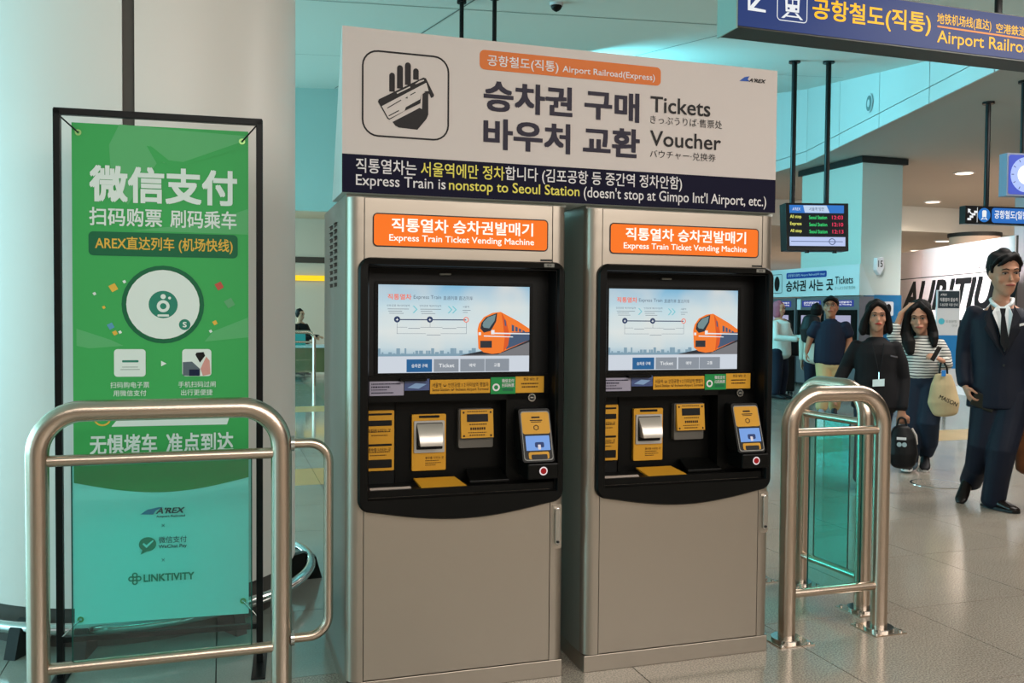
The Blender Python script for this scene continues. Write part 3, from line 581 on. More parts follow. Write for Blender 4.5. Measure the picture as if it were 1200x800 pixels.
# lower bay
kbox('bay_shelf', IU0, IU1, .0, .135, IZ0-.01, .722, M_blackpl); kbox('bay_wall', .19, .62, .128, .136, .72, 1.02, M_blackpl); kbox('reader_column', .585, IU1, .060, .136, .72, 1.04, M_blackpl)
P2 = Plane((KX, KY+.120, 0), (1, 0, 0))
tp = prism('ticket_outlet_panel', [P2.P(u, v, 0) for u, v in P2.rr(.060, .770, .184, .985, .004)], (0, .012, 0), M_ye, K)
for z0, z1 in ((.968, .975), (.930, .950), (.858, .866), (.780, .810)): P2.rrect('outlet_slot', (.078, z0, .176, z1), .003, M_void, tp, .001)
P2.text('승차권 나오는 곳', (.090, .908, .172, .920), M_yk, tp, .01, .001); P2.text('영수증 나오는 곳', (.090, .840, .172, .852), M_yk, tp, .01, .001)
lines(P2, tp, (.09, .77, .172, .985), [(.345, .36, .05, .95, .006), (.405, .42, .15, .85, .005), (.68, .695, .05, .95, .006), (.735, .75, .1, .8, .005)], M_yk, .001)
P3 = Plane((KX, KY+.112, 0), (1, 0, 0))
pd = prism('receipt_panel', [P3.P(u, v, 0) for u, v in P3.rr(.247, .765, .372, .968, .004)], (0, .014, 0), M_ye, K)
P3.rrect('dark_slot', (.272, .955, .348, .964), .003, M_void, pd, .001)
prism('silver_surround', [P3.P(u, v, .006) for u, v in P3.rr(.254, .830, .366, .945, .004)], (0, .006, 0), mat('pale_grey_plastic', (170, 166, 160), .45), pd)
P3.rrect('outlet_mouth', (.262, .842, .358, .938), .004, M_void, pd, .0068)
hood = []; hv = []
for i in range(9):
    t = i/8; z = .936-.078*t; y = -.006-.036*math.sin(t*PI/2); hw = .047-.007*t
    hv += [P3.P(.310-hw, z, -y), P3.P(.310+hw, z, -y)]
hf = [(2*i, 2*i+2, 2*i+3, 2*i+1) for i in range(8)]
nn = len(hv); hv += [P3.P(.310-.047+.007*i/8 if j == 0 else .310+.047-.007*i/8, .936-.078*i/8, .0065) for i in range(9) for j in (0, 1)]
hf += [(2*i, nn+2*i, nn+2*i+2, 2*i+2) for i in range(8)]+[(2*i+1, 2*i+3, nn+2*i+3, nn+2*i+1) for i in range(8)]+[(16, nn+16, nn+17, 17)]
fixn(mesh('silver_hood', hv, hf, mat('satin_silver', (186, 180, 172), .3, .7), pd, smooth=True)).data.set_sharp_from_angle(angle=.6)
P3.text('영수증 나오는 곳', (.296, .806, .364, .815), M_yk, pd, .01, .001); lines(P3, pd, (.296, .78, .36, .815), [(.38, .46, 0, .8, .004), (.62, .70, 0, .9, .004), (.84, .92, 0, .6, .004)], M_yk, .001)
P4 = Plane((KX, KY+.105, 0), (1, 0, 0))
cn = prism('coin_unit', [P4.P(u, v, 0) for u, v in P4.rr(.418, .842, .548, .985, .006)], (0, .025, 0), mat('coin_grey', (92, 88, 82), .4), K)
P5 = Plane((KX, KY+.095, 0), (1, 0, 0), (0, -.10, 1))
prism('coin_face', [P4.P(u, v, .006+(.985-v)*.10) for u, v in ((.424, .880), (.546, .880), (.546, .982), (.424, .982))], (0, .012, 0), M_ye, cn)
P6 = Plane((KX, KY+.105-.0075-.0985, 0), (1, 0, 0)); P6 = P4
def on4(uv, l=.0012): return [P4.P(u, v, .006+(.985-v)*.10+l) for u, v in uv]
mesh('coin_mouth', on4([(.446, .938), (.526, .938), (.526, .966), (.446, .966)]), [(0, 1, 2, 3)], M_void, cn)
for u, v in ((.434, .972), (.536, .972), (.434, .888), (.536, .888)): mesh('screw', on4([(u+.004*math.cos(a*PI/4), v+.004*math.sin(a*PI/4)) for a in range(8)]), [tuple(range(8))], M_yk, cn)
for z0, z1, a_, b_ in ((.974, .977, .448, .524), (.927, .931, .455, .52), (.909, .918, .458, .516), (.898, .901, .45, .52), (.888, .892, .455, .515)):
    q = []; x = a_
    while x < b_: q.append((x, min(x+.006, b_))); x += .0085
    mesh('small_print', [p for (s_, e_) in q for p in on4([(s_, z0), (e_, z0), (e_, z1), (s_, z1)])], [tuple(range(4*i, 4*i+4)) for i in range(len(q))], M_yk, cn)
cup = prism('coin_return_cup', [(KX+.44, KY+.03, .735), (KX+.59, KY+.03, .735), (KX+.575, KY+.12, .765), (KX+.45, KY+.12, .765)], (0, 0, -.012), M_blackpl, K, bevel=.003)
tr = prism('shelf_label', [(KX+.262, KY+.012, .723), (KX+.425, KY+.012, .723), (KX+.400, KY+.095, .742), (KX+.250, KY+.095, .742)], (0, 0, -.006), M_ye, K)
prism('paper_lip', [(KX+.082, KY+.014, .724), (KX+.225, KY+.014, .724), (KX+.225, KY+.024, .728), (KX+.082, KY+.024, .728)], (0, 0, -.004), mat('lip_grey', (170, 158, 150), .5), K)
# card reader: tilted face on a neck
RT0 = KY+.012; RB0 = KY-.045
def rdr(px, py, l=0):
    # point on the tilted face plane
    t = (py-483)/(538-483); return None
rz0, rz1, ru0, ru1 = .812, .980, .622, .730
def RF(u, v, l=0):   # u,v in 0..1 on the tilted face
    z = rz1+(rz0-rz1)*v; y = RT0+(RB0-RT0)*v; n_ = Vector((0, -(rz1-rz0), -(RT0-RB0))).normalized(); sk = .014*v
    return Vector((KX+ru0+(ru1-ru0)*u+sk*0, y, z))+n_*l
def rrf(a0, b0, a1, b1, r, l, asp=.6):
    q = []
    for cx_, cy2, a_ in ((a1-r, b0+r*asp, 270), (a1-r, b1-r*asp, 0), (a0+r, b1-r*asp, 90), (a0+r, b0+r*asp, 180)):
        for k in range(5):
            g = math.radians(a_+90*k/4); q.append(RF(cx_+r*math.cos(g), cy2+r*asp*math.sin(g), l))
    return q
rd = prism('card_reader', rrf(-.06, -.05, 1.05, 1.05, .1, -.002), (0, .075, .0), M_blackpl, K)
def rpart(name, q, m): return mesh(name, q, [tuple(range(len(q)))], m, rd)
rpart('reader_rim', rrf(-.01, -.005, 1.01, 1.01, .1, .001), mat('rim_grey', (130, 128, 124), .4)); rpart('reader_glass', rrf(.015, .015, .985, .985, .09, .0018), M_void)
rpart('reader_label', rrf(.015, .012, .985, .46, .08, .0026), M_ye)
rpart('reader_display', rrf(.09, .50, .93, .80, .02, .0026), E('reader_blue', (118, 160, 226), .95)); rpart('reader_figure', rrf(.40, .63, .72, .74, .05, .0032), E('reader_navy', (40, 60, 110), .9)); rpart('reader_figure', rrf(.50, .68, .60, .78, .02, .0036), E('reader_pale', (225, 215, 220), .9))
rpart('reader_mouth', rrf(.15, .83, .87, .975, .06, .0026), M_ye); rpart('mouth_slot', rrf(.24, .88, .80, .975, .04, .0032), M_void)
rpart('small_print', rrf(.36, .10, .66, .135, .01, .0034), M_yk); rpart('small_print', rrf(.30, .17, .74, .19, .01, .0034), M_yk); rpart('small_print', rrf(.33, .205, .70, .22, .01, .0034), M_yk)
q = [RF(.5+.13*math.sin(k*PI/3)*.8, .33-.06*math.cos(k*PI/3), .0034) for k in range(6)]+[RF(.5+.09*math.sin(k*PI/3)*.8, .33-.042*math.cos(k*PI/3), .0034) for k in range(6)]
mesh('hex_mark', q, [(i, (i+1) % 6, 6+(i+1) % 6, 6+i) for i in range(6)], M_yk, rd)
kbox('reader_base', .632, .750, -.050, .065, .742, .800, M_blackpl, bevel=.006)
kq = Plane((KX, KY-.0505, 0), (1, 0, 0)); cyl('red_button', (KX+.690, KY-.050, .773), .011, .005, mat('red_button', (150, 20, 28), .3), K, (0, -1, 0), 20); kq.disc('button_ring', (.690, .773), .0155, E('button_ring_light', (240, 225, 225), .9), K, .003, r0=.0105, n=24)
# handle, vent slots
hd = prism('door_handle', [kp.P(u, v, .002) for u, v in kp.rr(.744, .476, .780, .640, .008)], (0, .002, 0), M_kiosk, K); prism('handle_lever', [kp.P(u, v, .014) for u, v in kp.rr(.752, .492, .772, .628, .0095)], (0, .014, 0), M_chrome, hd, bevel=.002)
cyl('keyhole', kp.P(.762, .504, .015), .005, .002, M_dark, hd, (0, -1, 0), 12)
vf = [atd for atd in ()]
for r_ in range(10):
    for c_ in range(2):
        y = KY+.315+.135*c_; z = 1.648-.0245*r_
        mesh('vent_slot', [(KX-.0008, y-.045, z), (KX-.0008, y+.045, z), (KX-.0008, y+.045, z+.013), (KX-.0008, y-.045, z+.013), (KX-.006, y-.045, z+.013), (KX-.006, y+.045, z+.013)], [(0, 1, 2, 3), (2, 5, 4, 3)], M_void, K)
K2 = copy_tree(K); K2.location = (K.location.x+.8736, K.location.y, 0); K2['label'] = 'right ticket vending machine, beside the narrow glass barriers'
# ---------------------------------------------------------------- wedge sign on top of both machines
SX0, SX1, SZ0, SZ1 = .380, 2.055, 1.734, 2.284
sgn = thing('overhead_sign', ((SX0+SX1)/2, KY+.05, SZ0), 'big white and navy tickets and voucher sign lying across both machines', 'sign')
# solid wedge
q = [(SX0, KY-.012, SZ0), (SX0, KY+.27, SZ0), (SX0, KY+.004, SZ1), (SX0, KY-.012, SZ1)]
prism('sign_body', q, (SX1-SX0, 0, 0), mat('sign_side_white', (196, 206, 204), .5), sgn)
wp = Plane((SX0, KY-.012, 0), (1, 0, 0)); WW = SX1-SX0; nz = 1.862
wp.poly('white_face', [(0, nz), (WW, nz), (WW, SZ1), (0, SZ1)], M_white, sgn, .001); wp.poly('navy_band', [(0, SZ0), (WW, SZ0), (WW, nz), (0, nz)], M_navy, sgn, .001)
def wb(x0, y0, x1, y1): return wp.pb(x0, y0, x1, y1)
def wt(s, x0, y0, x1, y1, m, bold=0, shear=0): return wp.text(s, wb(x0, y0, x1, y1), m, sgn, bold, .003, shear=shear)
b = wb(562, 58, 774, 101); wp.rrect('orange_pill', b, .018, M_orange, sgn, .002)
wt('공항철도(직통)', 571, 64, 654, 87, M_lt, .012); wt('Airport Railroad(Express)', 659, 77, 767, 97, M_lt, .01)
def wz(s, x0, x1, z0, z1, m, bold=0): return wp.text(s, (wp.px(x0, 200)[0], z0, wp.px(x1, 200)[0], z1), m, sgn, bold, .003)
wz('승차권 구매', 566, 748, 2.040, 2.147, M_ink, .034); wz('바우처 교환', 566, 749, 1.908, 2.016, M_ink, .034)
wz('Tickets', 761, 831, 2.084, 2.143, M_blk, .012); wz('Voucher', 761, 844, 1.960, 2.017, M_blk, .012)
wz('きっぷうりば·售票处', 761, 845, 2.042, 2.073, M_blk, -.003); wz('バウチャー·兑换券', 761, 838, 1.916, 1.946, M_blk, -.003)
wz('직통열차는', 417, 488, 1.801, 1.850, M_lt, .01); wz('서울역에만 정차', 493, 591, 1.801, 1.850, M_yel, .01); wz('합니다 (김포공항 등 중간역 정차안함)', 592, 799, 1.796, 1.852, M_lt, .01)
wz('Express Train is', 417, 522, 1.748, 1.795, M_lt, .006); wz('nonstop to Seoul Station', 526, 679, 1.748, 1.795, M_yel, .01); wz("(doesn't stop at Gimpo Int'l Airport, etc.)", 684, 898, 1.745, 1.797, M_lt, .006)
wp.pxpoly('logo_swoosh', [(866, 95), (872, 90.5), (878, 89.5), (876, 93), (878, 95.5)], mat('logo_blue', (40, 80, 160), .5), sgn, .002); wt("A'REX", 877, 91.5, 897, 98, M_blk, .03, .3)
# pictogram: hand with ticket in a rounded square
b = wb(424, 57, 526, 166); wp.ring('pictogram_frame', b, .055, .006, M_blk, sgn, .002)
def hp(x, y): return wp.px(420+x/6.15, 50+y/6.15)
def stadium(x0, y0, x1, y1):
    a = hp(x0, y0); c = hp(x1, y1); r = (c[0]-a[0])/2; return [(a[0], c[1]), (c[0], c[1])]+[(a[0]+r+r*math.cos(PI*k/8), a[1]-r+r*math.sin(PI*k/8)) for k in range(9)]
wp.multi('hand_fingers', [stadium(222, 215, 262, 356), stadium(278, 161, 320, 333), stadium(335, 141, 377, 308), stadium(394, 184, 434, 270)], M_blk, sgn, .002)
wp.multi('hand_palm', [[hp(*p) for p in ((245, 572), (440, 470), (458, 480), (462, 370), (485, 355), (503, 368), (503, 520), (490, 550), (425, 628), (290, 612), (265, 598))]], M_blk, sgn, .002)
wp.multi('ticket_black', [[hp(*p) for p in ((140, 425), (148, 408), (468, 252), (486, 258), (545, 378), (540, 392), (522, 400), (512, 372), (470, 350), (452, 372), (446, 438), (338, 490), (222, 556), (208, 548))]], M_blk, sgn, .0024)
wp.multi('ticket_white', [[hp(*p) for p in ((168, 458), (488, 290), (505, 350), (470, 352), (450, 375), (445, 408), (340, 466), (332, 492), (222, 548), (212, 540))]], M_white, sgn, .003)
wp.multi('ticket_black', [[hp(*p) for p in ((205, 470), (305, 412), (308, 418), (208, 476))], [hp(*p) for p in ((370, 376), (408, 356), (411, 362), (373, 382))], [hp(*p) for p in ((215, 526), (290, 486), (292, 494), (219, 532))], [hp(*p) for p in ((336, 402), (352, 388), (354, 404))], [hp(*p) for p in ((340, 470), (444, 410), (444, 436), (338, 490))]], M_blk, sgn, .0034)
wp.multi('ticket_lettering', [[hp(*p) for p in ((275, 362), (370, 316), (373, 324), (278, 371))], [hp(*p) for p in ((405, 300), (440, 276), (470, 268), (472, 276), (420, 298))]], M_white, sgn, .0034)
# ---------------------------------------------------------------- hanging signs
def rod(name, x, y, z0, z1, parent, r=.022):
    cyl(name, (x, y, z0), r, z1-z0, M_black, parent, n=14); cyl('ceiling_plate', (x, y, z1-.03), r*2.2, .03, M_black, parent, n=16)
# big blue sign, top right
YB = 5.43; ys = Plane((0, YB, 0), (1, 0, 0)); bz = 3.295; tz = ys.px(1200, 19)[1]; lx0 = ys.px(864.5, 31.5)[0]; lx1 = lx0+3.6
bs = thing('wayfinding_sign', ((lx0+lx1)/2, YB, bz), 'large blue ceiling sign with yellow lettering at the top right', 'sign')
box('sign_box', (lx0, YB+.003, bz), (lx1, YB+.24, tz), mat('sign_casing', (66, 68, 66), .5), bs, .004)
ys.poly('blue_face', [(lx0+.0, bz+.012), (lx1, bz+.012), (lx1, tz-.01), (lx0, tz-.01)], E('sign_blue', (40, 62, 122), .9), bs, .002)
box('sign_end_cap', (lx0-.012, YB, bz-.004), (lx0, YB+.25, tz+.004), mat('end_cap', (150, 178, 172), .4), bs)
EYL = E('sign_yellow', (255, 190, 20), 1.1); EWL = E('sign_white', (235, 238, 240), 1.0); EOR = E('sign_orange_line', (250, 150, 70), 1.0)
def yb_(x0, y0, x1, y1): return ys.pb(x0, y0, x1, y1)
ys.text('공항철도(직통)', yb_(952, -3, 1090, 43), EYL, bs, .02, .004); ys.text('地铁机场线(直达)', yb_(1098, 15, 1161, 38), EYL, bs, .012, .004); ys.text('空港鉄道(直通)', yb_(1167, 27, 1225, 48), EYL, bs, .012, .004)
ys.text('Airport Railroad(Express)', yb_(1098, 35, 1275, 76), EYL, bs, .01, .004); ys.pxpoly('underline', [(1098, 30), (1250, 52), (1250, 54), (1098, 32)], EOR, bs, .004)
b = yb_(910.5, -10, 945.5, 28); ys.ring('icon_frame', b, .03, .006, EWL, bs, .004)
def trainicon(P, b, parent, mw, lift=.005):
    u0, v0, u1, v1 = b; W_, H_ = u1-u0, v1-v0
    g = lambda x, y: (u0+x*W_, v0+y*H_)
    P.multi('train_icon', [[g(.28, .34), g(.72, .34), g(.74, .8), g(.64, .9), g(.36, .9), g(.26, .8)], [g(.34, .32), g(.42, .32), g(.24, .1), g(.14, .1)], [g(.58, .32), g(.66, .32), g(.86, .1), g(.76, .1)], [g(.26, .16), g(.74, .16), g(.74, .21), g(.26, .21)]], mw, parent, lift)
    return g
g = trainicon(ys, b, bs, EWL); ys.multi('icon_window', [[g(.34, .6), g(.48, .6), g(.48, .76), g(.34, .76)], [g(.52, .6), g(.66, .6), g(.66, .76), g(.52, .76)], [g(.34, .42), g(.41, .42), g(.41, .49), g(.34, .49)], [g(.59, .42), g(.66, .42), g(.66, .49), g(.59, .49)]], E('sign_blue', (0, 0, 0)), bs, .006)
ys.pxpoly('arrow', [(876, -3), (879, -3), (879, 7), (893, -9), (896, -6), (883, 9), (897, 12), (897, 15), (876, 12)], EWL, bs, .004)
pr_ = ys.px(1185, 10)[0]
for x in (lx0+.9, pr_): rod('hanger_rod', x, YB+.12, tz, zc(x, YB+.12), bs, .028)
# two rods of a sign hidden behind the white sign
hs_ = thing('hanging_sign', (2.1, 7.35, 3.0), 'unlit sign hung on two thin black rods behind the white tickets sign', 'sign')
a1 = EYE+ray(541, 20)*7.9; a2 = EYE+ray(579.5, 20)*7.7
for a_ in (a1, a2): rod('hanger_rod', a_.x, a_.y, 2.9, cz(a_.x, a_.y), hs_, .019)
box('sign_box', (min(a1.x, a2.x)-.3, min(a1.y, a2.y)-.1, 2.55), (max(a1.x, a2.x)+.3, max(a1.y, a2.y)+.1, 2.95), M_dark, hs_)
# ceiling camera
cc = atD(652, 9, 8.0); cc.z = cz(cc.x, cc.y); cm = thing('ceiling_camera', cc, 'small white dome camera on the ceiling above the sign', 'camera')
cyl('camera_base', cc-ZA*.03, .06, .03, M_w2, cm); vs, fs = sweep([cc-ZA*(.03+.01*k) for k in range(6)], [.05, .049, .045, .037, .024, .006], 16); fixn(mesh('dome', vs, fs, M_void, cm, smooth=True))
# departure display
D0 = Vector((7.277, 10.511, 0)); DX = Vector((8.16-7.277, 10.246-10.511, 0)).normalized(); dz0, dz1 = 2.245, 2.86
dn = Plane(D0, DX)
dd = thing('departure_display', D0+DX*.42+ZA*dz0, 'black departure screen hung from two rods beyond the right machine', 'display')
W_ = .845
prism('display_case', [dn.P(0, dz0-.02, 0), dn.P(W_, dz0-.02, 0), dn.P(W_+.02, dz1+.02, -.09), dn.P(.0, dz1+.02, -.09)], dn.n*-.26, M_black, dd, bevel=.006)
dp = Plane(dn.P(0, dz0-.02, 0), DX, (dn.P(0, dz1+.02, -.09)-dn.P(0, dz0-.02, 0)))
Hh = .68
dp.poly('display_panel', [(.03, .05), (W_-.03, .05), (W_-.02, Hh-.04), (.04, Hh-.04)], E('display_black', (10, 12, 20), .8), dd, .004)
dp.poly('display_header', [(.05, Hh-.16), (W_-.05, Hh-.16), (W_-.045, Hh-.05), (.05, Hh-.05)], E('display_blue', (46, 116, 200), 1), dd, .006); dp.poly('display_tab', [(.26, Hh-.155), (.60, Hh-.155), (.56, Hh-.055), (.24, Hh-.055)], E('display_tab', (190, 210, 235), 1), dd, .008)
dp.text('서울역 방면', (.32, Hh-.13, .52, Hh-.08), E('display_ink', (40, 60, 110), 1), dd, .0, .01); dp.text("A'REX", (.09, Hh-.125, .2, Hh-.085), E('display_white', (230, 235, 245), 1), dd, 0, .01)
dp.poly('display_footer', [(.04, .065), (W_-.045, .065), (W_-.04, .19), (.04, .19)], E('display_footer', (186, 200, 240), 1), dd, .006); dp.poly('route_line', [(.06, .122), (W_-.08, .122), (W_-.08, .13), (.06, .13)], MATS['display_ink'], dd, .01); dp.disc('route_loop', (.62, .126), .045, MATS['display_ink'], dd, .01, r0=.035)
for i, (a_, t_) in enumerate((('All stop', '12:03'), ('Express', '12:10'), ('All stop', '12:13'))):
    z = Hh-.245-i*.098
    dp.text(a_, (.055, z, .21, z+.058), E('display_yellow', (235, 235, 110), 1.1), dd, .01, .008); dp.text('Seoul Station', (.315, z, .56, z+.05), E('display_green', (60, 220, 120), 1.1), dd, .01, .008); dp.text(t_, (.63, z, .78, z+.052), E('display_red', (225, 50, 90), 1.2), dd, .01, .008)
for u in (.13, .60):
    p = dn.P(u, 0, -.2); rod('hanger_rod', p.x, p.y, dz1-.02, cz(p.x, p.y), dd, .036)
for u in (.28, .66): p = dn.P(u, dz0-.05, -.02); cyl('foot_knob', p, .03, .03, M_black, dd)
# black exit sign and clock
hq = atD(1131, 262, 12.1); hx = Vector((1, -.12, 0)).normalized(); he = Plane((hq.x, hq.y, 0), hx); z0 = 2.60; z1 = 2.84
es = thing('direction_sign', he.P(.6, z0), 'long black hanging sign with escalator and train pictograms', 'sign')
prism('sign_box', [he.P(0, z0), he.P(2.4, z0), he.P(2.4, z1), he.P(0, z1)], he.n*-.12, M_black, es)
he.poly('blue_panel', he.rr(.40, z0+.02, 2.3, z1-.02, .04), E('panel_blue', (24, 110, 200), .9), es, .003); he.text('공항철도(일반)', (.44, z0+.06, .98, z1-.05), EWL, es, .02, .006)
he.disc('icon_disc', (.285, (z0+z1)/2), .095, E('icon_blue', (30, 120, 205), .9), es, .003); trainicon(he, (.215, z0+.04, .355, z1-.04), es, EWL, .006)
he.multi('stair_icon', [[(.03+.033*k, z0+.045+.033*k), (.085+.033*k, z0+.045+.033*k), (.085+.033*k, z0+.075+.033*k), (.03+.033*k, z0+.075+.033*k)] for k in range(4)], EWL, es, .004); he.multi('arrow', [[(.035, z1-.04), (.035, z1-.10), (.055, z1-.085), (.09, z1-.12), (.10, z1-.11), (.065, z1-.07), (.08, z1-.05)]], EWL, es, .004)
he.multi('divider', [[(.175, z0+.02), (.182, z0+.02), (.182, z1-.02), (.175, z1-.02)]], EWL, es, .004)
p = he.P(.36, 0, -.06); rod('hanger_rod', p.x, p.y, z1, 4.25, es, .035)
p = he.P(1.9, 0, -.06); rod('hanger_rod', p.x, p.y, z1, 4.25, es, .035)
kx = atD(1180, 204, 11.0); cpn = Plane((kx.x, kx.y, 0), (1, -.15, 0)); cz0 = atD(1180, 229, 11).z; S_ = .52
ck = thing('wall_clock', cpn.P(S_/2, cz0), 'illuminated square blue clock hanging at the right edge', 'clock')
prism('clock_case', [cpn.P(0, cz0), cpn.P(S_, cz0), cpn.P(S_, cz0+S_), cpn.P(0, cz0+S_)], cpn.n*-.14, mat('clock_casing', (120, 130, 150), .4), ck)
cpn.poly('clock_face', cpn.rr(.02, cz0+.02, S_-.02, cz0+S_-.02, .03), E('clock_blue', (70, 90, 200), 1), ck, .003); cpn.disc('clock_dial', (S_/2, cz0+S_/2), .215, E('clock_glow', (170, 190, 250), 1.1), ck, .006); cpn.disc('clock_centre', (S_/2, cz0+S_/2), .12, E('clock_white', (250, 253, 245), 1.3), ck, .008)
for k in range(12):
    a = k*PI/6; c_, s_ = math.cos(a), math.sin(a); cpn.poly('hour_mark', [(S_/2+.17*c_-.004*s_, cz0+S_/2+.17*s_+.004*c_), (S_/2+.205*c_-.004*s_, cz0+S_/2+.205*s_+.004*c_), (S_/2+.205*c_+.004*s_, cz0+S_/2+.205*s_-.004*c_), (S_/2+.17*c_+.004*s_, cz0+S_/2+.17*s_-.004*c_)], M_navy, ck, .01)
cpn.multi('clock_hand', [[(S_/2-.006, cz0+S_/2), (S_/2+.006, cz0+S_/2), (S_/2+.004, cz0+S_/2+.15), (S_/2-.004, cz0+S_/2+.15)], [(S_/2, cz0+S_/2-.006), (S_/2+.1, cz0+S_/2+.05), (S_/2+.1, cz0+S_/2+.06), (S_/2, cz0+S_/2+.008)]], M_blk, ck, .012)
p = cpn.P(S_/2, 0, -.07); rod('hanger_rod', p.x, p.y, cz0+S_, 4.25, ck, .03)
# downlights in the low ceiling
for i, (x, y, h) in enumerate(((1130, 202, 4.25), (1093, 236, 4.25), (1105, 282, 3.6), (1075, 293, 3.6), (1172, 285, 3.6))):
    p = atfl(x, y, h); r_ = .16 if h > 4 else .2
    lab_ = ['round downlight nearest the black sign rod', 'round downlight on the low ceiling above the lettered hoarding', 'downlight beside the round pillar, over the standing notice', 'downlight close to the square pillar edge', 'downlight just above the head of the man in the suit'][i]
    dl = thing('downlight', (p.x, p.y, h-.01), lab_, 'ceiling light', 'downlights of the low ceiling')
    cyl('lamp_rim', (p.x, p.y, h-.02), r_*1.25, .02, M_w2, dl, n=20); cyl('lamp_disc', (p.x, p.y, h-.026), r_, .008, E('downlight_glow', (255, 238, 214), 3), dl, n=20)
    if i < 4:
        l = bpy.data.lights.new('downlight_lamp', 'SPOT'); l.energy = 60; l.color = (1, .8, .62); l.spot_size = 2.4; l.shadow_soft_size = .15; lo = bpy.data.objects.new('downlight_lamp', l); C.objects.link(lo); lo.location = (p.x, p.y, h-.06)
# wall speakers / plates on bulkhead and pillar
sv = atD(1022, 121, 13.6); v_ = thing('wall_grille', sv, 'oval metal speaker grille on the teal bulkhead', 'speaker')
bdir = Vector((BK[1][0]-BK[2][0], BK[1][1]-BK[2][1], 0)).normalized()
q = EYE+ray(1022, 121)*0
dpl = Plane((BK[1][0], BK[1][1], 0), bdir); uvs = dpl.px(1022, 121); v_.location = dpl.P(uvs[0], uvs[1], .06)
dpl.disc('grille_rim', uvs, .13, M_w2, v_, .05, ry=.15); dpl.disc('grille_inner', uvs, .10, mat('grille_grey', (110, 130, 130), .5), v_, .055, ry=.12); dpl.disc('grille_boss', uvs, .045, M_w2, v_, .06, ry=.06)
sp2 = thing('wall_speaker', (11.47, 13.66, 2.25), 'small white fitting mounted on the front of the square pillar', 'speaker')
pf = Plane((11.04, 13.68, 0), (1, 0, 0)); u_, z_ = pf.px(1027, 310); sp2.location = pf.P(u_, z_, 0)
prism('speaker_body', [pf.P(u_-.08, z_-.1, .005), pf.P(u_, z_-.2, .005), pf.P(u_+.09, z_-.06, .005), pf.P(u_+.07, z_+.14, .005), pf.P(u_-.07, z_+.12, .005)], pf.n*.1, M_w2, sp2, bevel=.01); pf.text('15', (u_-.05, z_-.05, u_+.05, z_+.07), M_dark, sp2, .02, .11)
# blue notice panel on pillar
bp_ = Plane((11.04, 13.66, 0), (1, 0, 0)); b = bp_.pb(1012, 346, 1053, 400); bl = thing('blue_notice_board', bp_.P(b[0], 0, 0), 'blue notice board with white pictograms at the foot of the square pillar', 'notice board')
prism('board', [bp_.P(b[0], .3, 0), bp_.P(b[2]+.02, .3, 0), bp_.P(b[2]+.02, 1.74, 0), bp_.P(b[0], 1.74, 0)], bp_.n*.03, mat('board_blue', (24, 96, 140), .5), bl)
for u in (b[0]+.06, b[0]+.42): bp_.rrect('white_pictogram', (u, 1.36, u+.22, 1.62), .03, M_w2, bl, .032); bp_.disc('pictogram_hand', (u+.11, 1.49), .06, M_blk, bl, .034, ry=.09)
# ---------------------------------------------------------------- far bank of ticket machines (front faces -X)
bkp = Plane((10.70, 15.95, 0), (0, -1, 0))
# u along -Y; u=0 at Y 15.95
bsn = thing('far_tickets_sign', (10.85, 14.6, 1.75), 'white tickets sign with blue strip over the distant machines', 'sign')
prism('sign_body', [(10.70, 13.28, 1.72), (11.02, 13.28, 1.72), (10.74, 13.28, 2.27), (10.70, 13.28, 2.27)], (0, 4.2, 0), mat('sign_side_white', (0, 0, 0)), bsn)
bkp.poly('white_face', [(-1.5, 1.72), (2.66, 1.72), (2.66, 2.27), (-1.5, 2.27)], M_w2, bsn, .003)
def bb(x0, y0, x1, y1): return bkp.pb(x0, y0, x1, y1)
b = bb(922, 316, 969, 325); b = (b[0], 2.075, b[2], 2.195); bkp.rrect('blue_pill', b, .03, mat('pill_blue', (30, 62, 140), .5), bsn, .006); bkp.text('공항철도(일반) Airport Railroad(All stop)', (b[0]+.05, b[1]+.03, b[2]-.05, b[3]-.03), M_lt, bsn, .0, .01)
ub = lambda a, z0, c, z1: (bkp.px(a, 330)[0], z0, bkp.px(c, 330)[0], z1)
bkp.text('승차권 사는 곳', ub(921.5, 1.82, 977, 2.04), M_blk, bsn, .03, .008); bkp.text('Tickets', ub(979, 1.93, 1000, 2.07), M_blk, bsn, .01, .008); bkp.text('きっぷうりば·售票处', ub(979, 1.83, 1003, 1.89), MATS['grey_ink'], bsn, 0, .008)
b = ub(905, 1.80, 917, 2.18); bkp.ring('pictogram_frame', b, .03, .01, M_blk, bsn, .008); bkp.disc('pictogram_hand', ((b[0]+b[2])/2, (b[1]+b[3])/2), .09, M_blk, bsn, .008, ry=.15)
LB = ['distant ticket machine next to the square pillar, nearest of its row', 'distant ticket machine behind the man in the polo shirt', 'distant ticket machine used by the person in the pink scarf', 'distant ticket machine just right of the near machines, farthest of its row']
